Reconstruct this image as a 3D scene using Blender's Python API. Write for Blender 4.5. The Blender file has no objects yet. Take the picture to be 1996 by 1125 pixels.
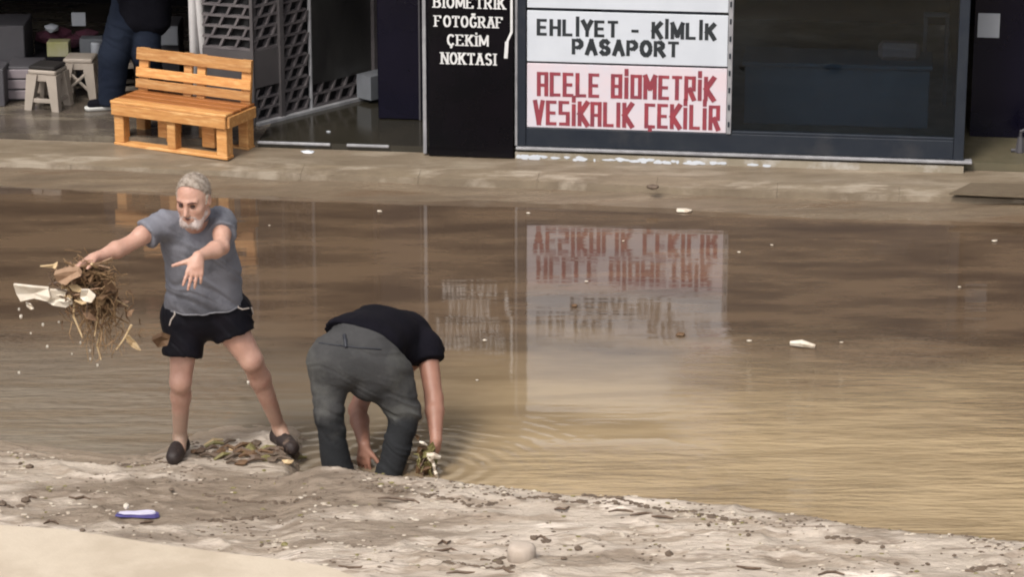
import bpy, math, random
import numpy as np
from mathutils import Vector, Matrix, Euler
random.seed(7)
R = math.radians
scene = bpy.context.scene
COL = scene.collection

# ------------------------------------------------------------------ camera, sky, sun, exposure
CAM_H = 5.45
PITCH = R(17.5)
FPX = 6000.0                      # focal length in pixels of the 1996 px wide photograph
cam_d = bpy.data.cameras.new('camera'); cam = bpy.data.objects.new('camera', cam_d); COL.objects.link(cam)
cam_d.sensor_width = 36.0; cam_d.lens = FPX / 1996.0 * 36.0
cam_d.clip_start = 0.1; cam_d.clip_end = 2000
cam.location = (0, 0, CAM_H); cam.rotation_euler = (math.pi/2 - PITCH, 0, 0)
scene.camera = cam

SUN_EL, SUN_AZ = R(52), R(-150)   # soft daylight from behind the camera, a little from the left
world = bpy.data.worlds.new("World"); scene.world = world; world.use_nodes = True
wn = world.node_tree; wn.nodes.clear()
wo = wn.nodes.new('ShaderNodeOutputWorld'); bg = wn.nodes.new('ShaderNodeBackground')
sky = wn.nodes.new('ShaderNodeTexSky'); sky.sky_type = 'NISHITA'; sky.sun_disc = False
sky.sun_elevation = SUN_EL; sky.sun_rotation = SUN_AZ
sky.air_density = 1.0; sky.dust_density = 6.0; sky.ozone_density = 0.6
hs = wn.nodes.new('ShaderNodeHueSaturation'); hs.inputs['Saturation'].default_value = 0.35
wn.links.new(sky.outputs[0], hs.inputs['Color']); wn.links.new(hs.outputs[0], bg.inputs['Color'])
bg.inputs['Strength'].default_value = 0.115
wn.links.new(bg.outputs[0], wo.inputs['Surface'])
sd = bpy.data.lights.new('sun', 'SUN'); sun = bpy.data.objects.new('sun', sd); COL.objects.link(sun)
sd.energy = 1.5; sd.angle = R(14); sd.color = (1.0, 0.94, 0.86)
sdir = Vector((math.sin(SUN_AZ)*math.cos(SUN_EL), math.cos(SUN_AZ)*math.cos(SUN_EL), math.sin(SUN_EL)))
sun.rotation_euler = sdir.to_track_quat('Z', 'Y').to_euler()
scene.view_settings.view_transform = 'Standard'; scene.view_settings.look = 'None'
scene.view_settings.exposure = 0.5; scene.view_settings.gamma = 1.0
scene.view_settings.use_curve_mapping = False
scene.cycles.use_denoising = True
scene.cycles.max_bounces = 6; scene.cycles.transparent_max_bounces = 12
scene.cycles.filter_width = 2.0

# ------------------------------------------------------------------ measuring: photo pixel -> point in the place
_f = Vector((0, math.cos(PITCH), -math.sin(PITCH))); _u = Vector((0, math.sin(PITCH), math.cos(PITCH)))
EYE = Vector((0, 0, CAM_H))
def ray(px, py):
    return _f*FPX + Vector((1, 0, 0))*(px-998.0) + _u*(562.5-py)
def G(px, py, z=0.0):
    r = ray(px, py); return EYE + r*((z-CAM_H)/r.z)
def VY(px, py, Y):
    r = ray(px, py); return EYE + r*(Y/r.y)
def on_plane(px, py, o, n):
    r = ray(px, py); return EYE + r*((o-EYE).dot(n)/r.dot(n))

# ------------------------------------------------------------------ object helpers
def link(name, data):
    o = bpy.data.objects.new(name, data); COL.objects.link(o); return o
def thing(name, label, cat, loc=(0, 0, 0), rotz=0.0, group=None):
    o = link(name, None); o.location = loc; o.rotation_euler = (0, 0, rotz); o.empty_display_size = .1
    o['label'] = label; o['category'] = cat
    if group: o['group'] = group
    return o
def tag(o, label, cat, group=None):
    o['label'] = label; o['category'] = cat
    if group: o['group'] = group
    return o
def origin(o):
    m = o.matrix_basis.copy()
    return m
def put(name, v, f, mat, parent=None, world_co=False, smooth=False, kind=None):
    """one mesh object; world_co: the coordinates are world ones although it has a parent"""
    if world_co and parent is not None:
        m = Matrix.Identity(4); p = parent
        while p is not None: m = p.matrix_basis @ m; p = p.parent
        mi = m.inverted(); v = [mi @ Vector(c) for c in v]
    me = bpy.data.meshes.new(name)
    me.from_pydata([tuple(c) for c in v], [], [tuple(q) for q in f])
    if mat is not None: me.materials.append(mat)
    if smooth: me.polygons.foreach_set('use_smooth', [True]*len(me.polygons))
    me.update()
    o = link(name, me)
    if parent is not None: o.parent = parent
    if kind: o['kind'] = kind
    return o
def based(name, v, f, mat, label, cat, group=None, smooth=False):
    """a one-mesh thing with its origin at its own base"""
    vs = [Vector(c) for c in v]
    c = Vector(((min(p.x for p in vs)+max(p.x for p in vs))/2, (min(p.y for p in vs)+max(p.y for p in vs))/2, min(p.z for p in vs)))
    o = put(name, [p-c for p in vs], f, mat, smooth=smooth); o.location = c
    return tag(o, label, cat, group)

class MB:
    def __init__(s): s.v = []; s.f = []
    def add(s, v, f):
        n = len(s.v); s.v += [Vector(c) for c in v]; s.f += [tuple(i+n for i in q) for q in f]; return s
    def hexa(s, p):      # p: 4 bottom + 4 top, counter-clockwise from above
        return s.add(p, [(3, 2, 1, 0), (4, 5, 6, 7), (0, 1, 5, 4), (1, 2, 6, 5), (2, 3, 7, 6), (3, 0, 4, 7)])
    def box(s, x0, y0, z0, x1, y1, z1, b=0.0, M=None):
        if b <= 0:
            p = [(x0, y0, z0), (x1, y0, z0), (x1, y1, z0), (x0, y1, z0), (x0, y0, z1), (x1, y0, z1), (x1, y1, z1), (x0, y1, z1)]
            p = [Vector(c) for c in p]
            if M is not None: p = [M @ c for c in p]
            return s.hexa(p)
        # chamfered box, 24 verts
        import itertools
        idx = {}; vs = []
        for sx, sy, sz in itertools.product((0, 1), repeat=3):
            cx, cy, cz = (x0, x1)[sx], (y0, y1)[sy], (z0, z1)[sz]
            ix, iy, iz = (b, -b)[sx], (b, -b)[sy], (b, -b)[sz]
            idx[(sx, sy, sz, 'x')] = len(vs); vs.append(Vector((cx, cy+iy, cz+iz)))
            idx[(sx, sy, sz, 'y')] = len(vs); vs.append(Vector((cx+ix, cy, cz+iz)))
            idx[(sx, sy, sz, 'z')] = len(vs); vs.append(Vector((cx+ix, cy+iy, cz)))
        fs = []
        ctr = Vector(((x0+x1)/2, (y0+y1)/2, (z0+z1)/2))
        def q(ids):
            c = sum((vs[i] for i in ids), Vector())/len(ids)
            nrm = (vs[ids[1]]-vs[ids[0]]).cross(vs[ids[2]]-vs[ids[1]])
            fs.append(tuple(ids) if nrm.dot(c-ctr) > 0 else tuple(reversed(ids)))
        for k in (0, 1):
            q([idx[(k, 0, 0, 'x')], idx[(k, 1, 0, 'x')], idx[(k, 1, 1, 'x')], idx[(k, 0, 1, 'x')]])
            q([idx[(0, k, 0, 'y')], idx[(1, k, 0, 'y')], idx[(1, k, 1, 'y')], idx[(0, k, 1, 'y')]])
            q([idx[(0, 0, k, 'z')], idx[(1, 0, k, 'z')], idx[(1, 1, k, 'z')], idx[(0, 1, k, 'z')]])
        for a in (0, 1):
            for c in (0, 1):
                q([idx[(a, c, 0, 'x')], idx[(a, c, 0, 'y')], idx[(a, c, 1, 'y')], idx[(a, c, 1, 'x')]])
                q([idx[(a, 0, c, 'x')], idx[(a, 0, c, 'z')], idx[(a, 1, c, 'z')], idx[(a, 1, c, 'x')]])
                q([idx[(0, a, c, 'y')], idx[(0, a, c, 'z')], idx[(1, a, c, 'z')], idx[(1, a, c, 'y')]])
        for t in itertools.product((0, 1), repeat=3): q([idx[t+('x',)], idx[t+('y',)], idx[t+('z',)]])
        if M is not None: vs = [M @ c for c in vs]
        return s.add(vs, fs)
    def tube(s, pts, r, n=6, cap=True):
        pts = [Vector(p) for p in pts]; rs = r if isinstance(r, (list, tuple)) else [r]*len(pts)
        b = len(s.v); up = Vector((0.13, 0.21, 1)).normalized()
        for i, p in enumerate(pts):
            t = (pts[min(i+1, len(pts)-1)]-pts[max(i-1, 0)]).normalized()
            a = t.cross(up)
            if a.length < .05: a = t.cross(Vector((1, 0, 0)))
            a.normalize(); c = t.cross(a).normalized()
            for k in range(n):
                an = 2*math.pi*k/n; s.v.append(p+(a*math.cos(an)+c*math.sin(an))*rs[i])
        for i in range(len(pts)-1):
            for k in range(n):
                s.f.append((b+i*n+k, b+i*n+(k+1) % n, b+(i+1)*n+(k+1) % n, b+(i+1)*n+k))
        if cap:
            s.f.append(tuple(b+k for k in reversed(range(n)))); e = b+(len(pts)-1)*n
            s.f.append(tuple(e+k for k in range(n)))
        return s
    def prism(s, poly, o, U, V, N, t):   # polygon in (u,v) on plane o+uU+vV, thickness t along N
        n = len(poly)
        a = [o+U*p[0]+V*p[1] for p in poly]; b = [c+N*t for c in a]
        fs = [tuple(range(n, 2*n)), tuple(reversed(range(n)))]
        fs += [(i, (i+1) % n, n+(i+1) % n, n+i) for i in range(n)]
        return s.add(a+b, fs)
    def lathe(s, prof, c, n=20):
        b = len(s.v)
        for (r, z) in prof:
            for k in range(n):
                an = 2*math.pi*k/n; s.v.append(Vector((c[0]+r*math.cos(an), c[1]+r*math.sin(an), c[2]+z)))
        for i in range(len(prof)-1):
            for k in range(n): s.f.append((b+i*n+k, b+i*n+(k+1) % n, b+(i+1)*n+(k+1) % n, b+(i+1)*n+k))
        s.f.append(tuple(b+k for k in reversed(range(n)))); e = b+(len(prof)-1)*n
        s.f.append(tuple(e+k for k in range(n)))
        return s
    def blob(s, c, r, seed=0, jag=.25, sq=(1, 1, 1), M=None):   # rough pebble / clod, 20 faces
        rnd = random.Random(seed); t = (1+5**.5)/2
        vs = [(-1, t, 0), (1, t, 0), (-1, -t, 0), (1, -t, 0), (0, -1, t), (0, 1, t), (0, -1, -t), (0, 1, -t), (t, 0, -1), (t, 0, 1), (-t, 0, -1), (-t, 0, 1)]
        fs = [(0, 11, 5), (0, 5, 1), (0, 1, 7), (0, 7, 10), (0, 10, 11), (1, 5, 9), (5, 11, 4), (11, 10, 2), (10, 7, 6), (7, 1, 8), (3, 9, 4), (3, 4, 2), (3, 2, 6), (3, 6, 8), (3, 8, 9), (4, 9, 5), (2, 4, 11), (6, 2, 10), (8, 6, 7), (9, 8, 1)]
        out = []
        for v in vs:
            p = Vector(v).normalized()*r*(1+rnd.uniform(-jag, jag)); p = Vector((p.x*sq[0], p.y*sq[1], p.z*sq[2]))
            if M is not None: p = M @ p
            out.append(p+Vector(c))
        return s.add(out, fs)
    def make(s, name, mat, parent=None, **k): return put(name, s.v, s.f, mat, parent, **k)
    def based(s, name, mat, label, cat, group=None, smooth=False): return based(name, s.v, s.f, mat, label, cat, group, smooth)

# ------------------------------------------------------------------ materials
def nd(nt, t, **k):
    n = nt.nodes.new(t)
    for a, b in k.items():
        if a in n.inputs: n.inputs[a].default_value = b
        else: setattr(n, a, b)
    return n
def mat(name, c1, c2=None, scale=8.0, rough=.6, rough2=None, bump=0.0, bscale=None, stretch=(1, 1, 1), detail=6, metal=0.0, spec=.5, lo=.35, hi=.65, c3=None, s3=2.0, lo3=.5, hi3=.62, sss=0.0, coords='Object'):
    m = bpy.data.materials.new(name); m.use_nodes = True; nt = m.node_tree; b = nt.nodes['Principled BSDF']
    b.inputs['Roughness'].default_value = rough; b.inputs['Metallic'].default_value = metal; b.inputs['Specular IOR Level'].default_value = spec
    L = nt.links.new
    tc = nd(nt, 'ShaderNodeTexCoord'); mp = nd(nt, 'ShaderNodeMapping'); mp.inputs['Scale'].default_value = stretch
    L(tc.outputs[coords], mp.inputs['Vector'])
    n1 = nd(nt, 'ShaderNodeTexNoise', Scale=scale, Detail=detail, Roughness=.6); L(mp.outputs[0], n1.inputs['Vector'])
    c2 = c2 or tuple(x*.75 for x in c1)
    rp = nd(nt, 'ShaderNodeValToRGB'); rp.color_ramp.elements[0].position = lo; rp.color_ramp.elements[1].position = hi
    rp.color_ramp.elements[0].color = (*c1, 1); rp.color_ramp.elements[1].color = (*c2, 1)
    L(n1.outputs['Fac'], rp.inputs[0]); out = rp.outputs[0]
    if c3:
        n3 = nd(nt, 'ShaderNodeTexNoise', Scale=s3, Detail=8.0, Roughness=.65); L(mp.outputs[0], n3.inputs['Vector'])
        r3 = nd(nt, 'ShaderNodeMapRange'); r3.inputs['From Min'].default_value = lo3; r3.inputs['From Max'].default_value = hi3
        L(n3.outputs['Fac'], r3.inputs['Value'])
        mx = nd(nt, 'ShaderNodeMix', data_type='RGBA'); L(r3.outputs[0], mx.inputs['Factor'])
        L(out, mx.inputs[6]); mx.inputs[7].default_value = (*c3, 1); out = mx.outputs[2]
    L(out, b.inputs['Base Color'])
    if rough2 is not None:
        mr = nd(nt, 'ShaderNodeMapRange'); mr.inputs['From Min'].default_value = .35; mr.inputs['From Max'].default_value = .65
        mr.inputs['To Min'].default_value = rough; mr.inputs['To Max'].default_value = rough2
        L(n1.outputs['Fac'], mr.inputs['Value']); L(mr.outputs[0], b.inputs['Roughness'])
    if bump > 0:
        nb = nd(nt, 'ShaderNodeTexNoise', Scale=bscale or scale*3, Detail=8.0, Roughness=.6); L(mp.outputs[0], nb.inputs['Vector'])
        bp = nd(nt, 'ShaderNodeBump', Strength=1.0, Distance=bump); L(nb.outputs['Fac'], bp.inputs['Height']); L(bp.outputs[0], b.inputs['Normal'])
    if sss > 0:
        b.inputs['Subsurface Weight'].default_value = sss; b.inputs['Subsurface Radius'].default_value = (.6, .25, .12); b.inputs['Subsurface Scale'].default_value = .02
    return m

M = {}
M['white_panel'] = mat('white_panel', (.60, .635, .69), (.54, .575, .63), 3, .35)
M['pink_panel'] = mat('pink_panel', (.66, .56, .60), (.60, .58, .64), 4, .35)
M['ink_black'] = mat('ink_black', (.015, .02, .025), (.03, .035, .04), 20, .4)
M['ink_red'] = mat('ink_red', (.30, .045, .06), (.20, .04, .06), 12, .5)
M['letter_white'] = mat('letter_white', (.72, .72, .72), (.6, .6, .6), 20, .4)
M['black_gloss'] = mat('black_gloss', (.003, .003, .004), (.005, .004, .006), 3, .15, spec=.15)
M['frame'] = mat('charcoal_aluminium', (.018, .023, .033), (.025, .030, .039), 6, .35, spec=.25, c3=(.045, .045, .05), s3=3, lo3=.55, hi3=.8)
M['light_strip'] = mat('pale_aluminium', (.34, .34, .355), (.22, .22, .235), 9, .35)
M['plinth'] = mat('stained_plinth', (.30, .26, .20), (.22, .185, .13), 5, .7, bump=.004, c3=(.40, .37, .33), s3=4)
M['pave'] = mat('damp_concrete', (.22, .175, .125), (.15, .115, .078), 2.5, .35, rough2=.6, bump=.006, bscale=14, stretch=(1, 3.5, 1), c3=(.30, .25, .19), s3=1.6, lo3=.5, hi3=.7)
M['kerb'] = mat('kerb_stone', (.22, .175, .122), (.15, .115, .078), 3, .4, rough2=.7, bump=.005, bscale=18, stretch=(1, 3, 1), c3=(.32, .27, .21), s3=2)
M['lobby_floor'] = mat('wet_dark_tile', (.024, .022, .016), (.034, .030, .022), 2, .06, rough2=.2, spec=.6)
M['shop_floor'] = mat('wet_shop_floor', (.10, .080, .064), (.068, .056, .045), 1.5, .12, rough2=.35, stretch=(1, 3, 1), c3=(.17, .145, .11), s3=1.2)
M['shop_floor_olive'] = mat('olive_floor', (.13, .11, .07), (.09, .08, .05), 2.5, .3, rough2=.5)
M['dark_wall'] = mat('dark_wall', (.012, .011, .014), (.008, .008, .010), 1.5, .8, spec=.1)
M['navy_glass'] = mat('navy_door', (.003, .0025, .009), (.005, .004, .012), 2, .2, spec=.2)
M['grey_glass'] = mat('grey_panel', (.050, .049, .047), (.016, .015, .016), .9, .3, stretch=(2, 2, .8))
M['lattice'] = mat('lattice_metal', (.135, .122, .125), (.085, .075, .08), 8, .5)
M['lattice_plate'] = mat('lattice_plate', (.085, .078, .080), (.06, .055, .058), 3, .5)
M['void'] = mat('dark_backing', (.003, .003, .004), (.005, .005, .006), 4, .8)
M['facade'] = mat('cream_render', (.62, .56, .46), (.54, .48, .39), 1.2, .8, bump=.004, bscale=30, c3=(.46, .41, .33), s3=.8)
M['fascia'] = mat('pale_fascia', (.66, .63, .58), (.58, .55, .50), 1.5, .5)
M['wood'] = mat('orange_pine', (.60, .30, .10), (.46, .20, .06), 9, .5, bump=.002, bscale=30, stretch=(1, 8, 8), c3=(.80, .50, .22), s3=6, lo3=.5, hi3=.75)
def vary(m, lo=.72, hi=1.22):
    """each board has its own tone"""
    nt = m.node_tree; b = nt.nodes['Principled BSDF']; src = b.inputs['Base Color'].links[0].from_socket
    oi = nd(nt, 'ShaderNodeObjectInfo'); r = nd(nt, 'ShaderNodeMapRange'); r.inputs['To Min'].default_value = lo; r.inputs['To Max'].default_value = hi; nt.links.new(oi.outputs['Random'], r.inputs['Value'])
    h = nd(nt, 'ShaderNodeHueSaturation'); nt.links.new(src, h.inputs['Color']); nt.links.new(r.outputs[0], h.inputs['Value']); nt.links.new(h.outputs[0], b.inputs['Base Color'])
vary(M['wood'])
M['wood_dark'] = mat('orange_pine_seat', (.36, .135, .036), (.26, .09, .024), 9, .45, bump=.002, bscale=30, stretch=(1, 8, 8))
M['plastic_white'] = mat('white_plastic', (.36, .31, .265), (.30, .26, .22), 4, .45)
M['drawer'] = mat('lilac_grey_plastic', (.26, .225, .24), (.21, .18, .20), 4, .5)
M['box_grey'] = mat('grey_box', (.075, .072, .08), (.055, .052, .06), 4, .6)
M['box_pale'] = mat('pale_box', (.17, .18, .20), (.13, .14, .155), 4, .6)
M['cushion'] = mat('black_cushion', (.008, .006, .006), (.013, .010, .009), 12, .8)
M['label_green'] = mat('yellow_green_label', (.34, .33, .12), (.40, .38, .26), 6, .6)
M['paper'] = mat('paper', (.40, .42, .46), (.34, .36, .40), 3, .7)
M['maroon'] = mat('maroon_cloth', (.07, .014, .03), (.04, .01, .02), 10, .9)
M['pole_white'] = mat('white_paint', (.78, .76, .76), (.68, .66, .66), 6, .5)
M['denim'] = mat('denim', (.008, .012, .024), (.013, .018, .031), 5, .9, spec=.15, bump=.003, bscale=60)
M['dark_cloth'] = mat('dark_jacket', (.004, .004, .007), (.007, .007, .011), 6, .9, spec=.12, bump=.003, bscale=40)
M['sole'] = mat('white_rubber', (.62, .62, .60), (.5, .5, .48), 8, .5)
M['skin'] = mat('skin', (.53, .325, .25), (.43, .235, .175), 7, .5, bump=.0025, bscale=60, c3=(.40, .20, .15), s3=9, lo3=.52, hi3=.74, sss=.08)
M['skin_tan'] = mat('tanned_skin', (.33, .17, .12), (.26, .12, .082), 7, .5, bump=.0015, bscale=60, sss=.06)
M['hair_grey'] = mat('grey_hair', (.20, .155, .12), (.40, .345, .295), 45, .85, bump=.004, bscale=120)
M['beard'] = mat('white_beard', (.56, .49, .47), (.44, .34, .31), 30, .85, bump=.003, bscale=150)
M['brow'] = mat('dark_brow', (.10, .045, .035), (.16, .07, .055), 30, .7)
M['eye'] = mat('eye', (.05, .025, .02), (.08, .04, .03), 30, .3)
M['lip'] = mat('lip', (.20, .055, .05), (.14, .035, .035), 20, .5)
M['tee_grey'] = mat('blue_grey_cotton', (.175, .178, .208), (.14, .143, .168), 5, .9, bump=.003, bscale=70, c3=(.095, .097, .115), s3=4.0, lo3=.50, hi3=.60)
M['shorts'] = mat('black_nylon', (.004, .004, .007), (.007, .006, .010), 8, .6, spec=.15, bump=.004, bscale=25)
M['piping'] = mat('cream_piping', (.50, .44, .40), (.42, .36, .32), 20, .7)
M['tee_black'] = mat('black_cotton', (.004, .004, .007), (.007, .006, .010), 6, .9, spec=.12, bump=.003, bscale=40)
M['trouser'] = mat('charcoal_trouser', (.058, .057, .058), (.042, .042, .043), 5, .9, spec=.2, bump=.003, bscale=70, c3=(.090, .090, .085), s3=1.5, lo3=.50, hi3=.60)
def wet_below(m, z0, z1, dark):
    nt = m.node_tree; b = nt.nodes['Principled BSDF']; src = b.inputs['Base Color'].links[0].from_socket
    tc = nd(nt, 'ShaderNodeTexCoord'); sx = nd(nt, 'ShaderNodeSeparateXYZ'); nt.links.new(tc.outputs['Object'], sx.inputs[0])
    n = nd(nt, 'ShaderNodeTexNoise', Scale=6.0, Detail=6.0); nt.links.new(tc.outputs['Object'], n.inputs['Vector'])
    ad = nd(nt, 'ShaderNodeMath', operation='MULTIPLY_ADD'); nt.links.new(n.outputs['Fac'], ad.inputs[0]); ad.inputs[1].default_value = .5; nt.links.new(sx.outputs['Z'], ad.inputs[2])
    r = nd(nt, 'ShaderNodeMapRange'); r.inputs['From Min'].default_value = z1+.25; r.inputs['From Max'].default_value = z0+.25; nt.links.new(ad.outputs[0], r.inputs['Value'])
    mx = nd(nt, 'ShaderNodeMix', data_type='RGBA'); nt.links.new(r.outputs[0], mx.inputs['Factor']); nt.links.new(src, mx.inputs[6]); mx.inputs[7].default_value = (*dark, 1)
    nt.links.new(mx.outputs[2], b.inputs['Base Color'])
wet_below(M['trouser'], .36, .46, (.020, .021, .023))      # soaked up to the knees
wet_below(M['skin'], .05, .22, (.36, .25, .185))           # mud on the shins
M['belt'] = mat('dark_belt', (.012, .014, .02), (.02, .022, .03), 10, .6)
M['shoe'] = mat('muddy_dark_shoe', (.016, .009, .009), (.030, .018, .014), 14, .6, bump=.004, bscale=50, c3=(.16, .11, .08), s3=16, lo3=.58, hi3=.68)
M['straw'] = mat('dry_straw', (.30, .19, .095), (.16, .095, .045), 25, .8)
M['straw_pale'] = mat('pale_straw', (.62, .47, .28), (.46, .32, .17), 25, .8)
M['rot'] = mat('rotten_leaf', (.09, .045, .02), (.15, .085, .04), 20, .7)
M['twig'] = mat('wet_twig', (.075, .045, .028), (.13, .085, .055), 30, .6)
M['leaf_brown'] = mat('brown_leaf', (.34, .22, .14), (.24, .14, .08), 15, .7)
M['leaf_olive'] = mat('olive_leaf', (.15, .13, .045), (.22, .19, .075), 15, .6)
M['scrap_white'] = mat('dirty_white_plastic', (.68, .62, .53), (.54, .46, .36), 10, .55, c3=(.34, .26, .18), s3=12, lo3=.56, hi3=.68)
M['droplet'] = mat('muddy_droplet', (.55, .50, .42), (.6, .56, .5), 10, .1)
M['tub'] = mat('silted_tub', (.40, .33, .27), (.47, .40, .34), 9, .7, bump=.004)
M['pebble'] = mat('pale_pebble', (.42, .35, .28), (.55, .49, .41), 20, .8)
M['clod'] = mat('dark_clod', (.085, .06, .042), (.14, .10, .07), 20, .75)
M['blue_plastic'] = mat('violet_blue_plastic', (.05, .045, .17), (.09, .075, .24), 10, .4)
M['pale_violet'] = mat('pale_violet_plastic', (.52, .50, .66), (.62, .60, .70), 10, .4)
M['ledge'] = mat('smooth_pale_render', (.50, .425, .335), (.55, .47, .37), .8, .75, bump=.002, bscale=40, c3=(.44, .365, .28), s3=.9)
M['pink_thing'] = mat('pink_box', (.34, .22, .19), (.26, .16, .14), 5, .6)
M['counter'] = mat('dark_counter', (.10, .125, .145), (.08, .10, .12), 3, .6)

# window glass: a clear tinted pane with a weak mirror
def glass_mat(name, tint, ior=1.45):
    m = bpy.data.materials.new(name); m.use_nodes = True; nt = m.node_tree; nt.nodes.clear()
    o = nd(nt, 'ShaderNodeOutputMaterial'); mx = nd(nt, 'ShaderNodeMixShader'); tr = nd(nt, 'ShaderNodeBsdfTransparent'); gl = nd(nt, 'ShaderNodeBsdfGlossy')
    tr.inputs[0].default_value = (*tint, 1); gl.inputs['Roughness'].default_value = .03
    fr = nd(nt, 'ShaderNodeFresnel', IOR=ior)
    nt.links.new(fr.outputs[0], mx.inputs[0]); nt.links.new(tr.outputs[0], mx.inputs[1]); nt.links.new(gl.outputs[0], mx.inputs[2]); nt.links.new(mx.outputs[0], o.inputs[0])
    return m
M['glass'] = glass_mat('tinted_window_glass', (.62, .72, .80))

# numpy value noise for terrain
def vnoise(x, y, seed=0, octaves=4, lac=2.03, gain=.5):
    tot = np.zeros_like(x, dtype=float); amp = 1.0; nrm = 0
    for o in range(octaves):
        rs = np.random.RandomState(seed*31+o); T = rs.rand(256, 256)
        xi = np.floor(x).astype(int); yi = np.floor(y).astype(int); fx = x-xi; fy = y-yi
        fx = fx*fx*(3-2*fx); fy = fy*fy*(3-2*fy)
        a = T[xi % 256, yi % 256]; b = T[(xi+1) % 256, yi % 256]; c = T[xi % 256, (yi+1) % 256]; d = T[(xi+1) % 256, (yi+1) % 256]
        tot += amp*((a*(1-fx)+b*fx)*(1-fy)+(c*(1-fx)+d*fx)*fy); nrm += amp
        amp *= gain; x = x*lac+17.3; y = y*lac+5.1
    return tot/nrm*2-1
def sstep(a, b, x): t = np.clip((x-a)/(b-a), 0, 1); return t*t*(3-2*t)
# ================================================================== THE SETTING
# deep ground under everything
put('street_bed', [(-400, -200, -.25), (400, -200, -.25), (400, 400, -.25), (-400, 400, -.25)], [(0, 1, 2, 3)], M['clod'], kind='structure')

# --- storefront plane
FLOOR = .17
SA = G(1010, 290, .19); SB = G(1880, 318, .19)
SU = Vector((SB.x-SA.x, SB.y-SA.y, 0)).normalized(); SN = Vector((SU.y, -SU.x, 0))       # SN points to the street
SO = Vector((SA.x, SA.y, 0))
SANG = math.atan2(SU.y, SU.x)
def SP(px, py, n=0.0):
    p = on_plane(px, py, SO+SN*n, SN); return (p-SO).dot(SU), p.z
def Su(px, n=0.0, py=200): return SP(px, py, n)[0]
def W(u, n, z): return SO+SU*u+SN*n+Vector((0, 0, z))
def sbox(mb, u0, u1, z0, z1, n0, n1, b=0.0):
    n0, n1 = min(n0, n1), max(n0, n1); z0, z1 = min(z0, z1), max(z0, z1)
    MM = Matrix((( SU.x, SN.x, 0, SO.x), (SU.y, SN.y, 0, SO.y), (0, 0, 1, 0), (0, 0, 0, 1)))
    if b <= 0:
        return mb.hexa([W(u0, n1, z0), W(u1, n1, z0), W(u1, n0, z0), W(u0, n0, z0), W(u0, n1, z1), W(u1, n1, z1), W(u1, n0, z1), W(u0, n0, z1)])
    m2 = MB().box(u0, min(n0, n1), z0, u1, max(n0, n1), z1, b, MM)
    m2.f = [tuple(reversed(q)) for q in m2.f]            # the frame is left-handed
    return mb.add(m2.v, m2.f)

UL, UR = Su(-700), Su(2700)
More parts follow.
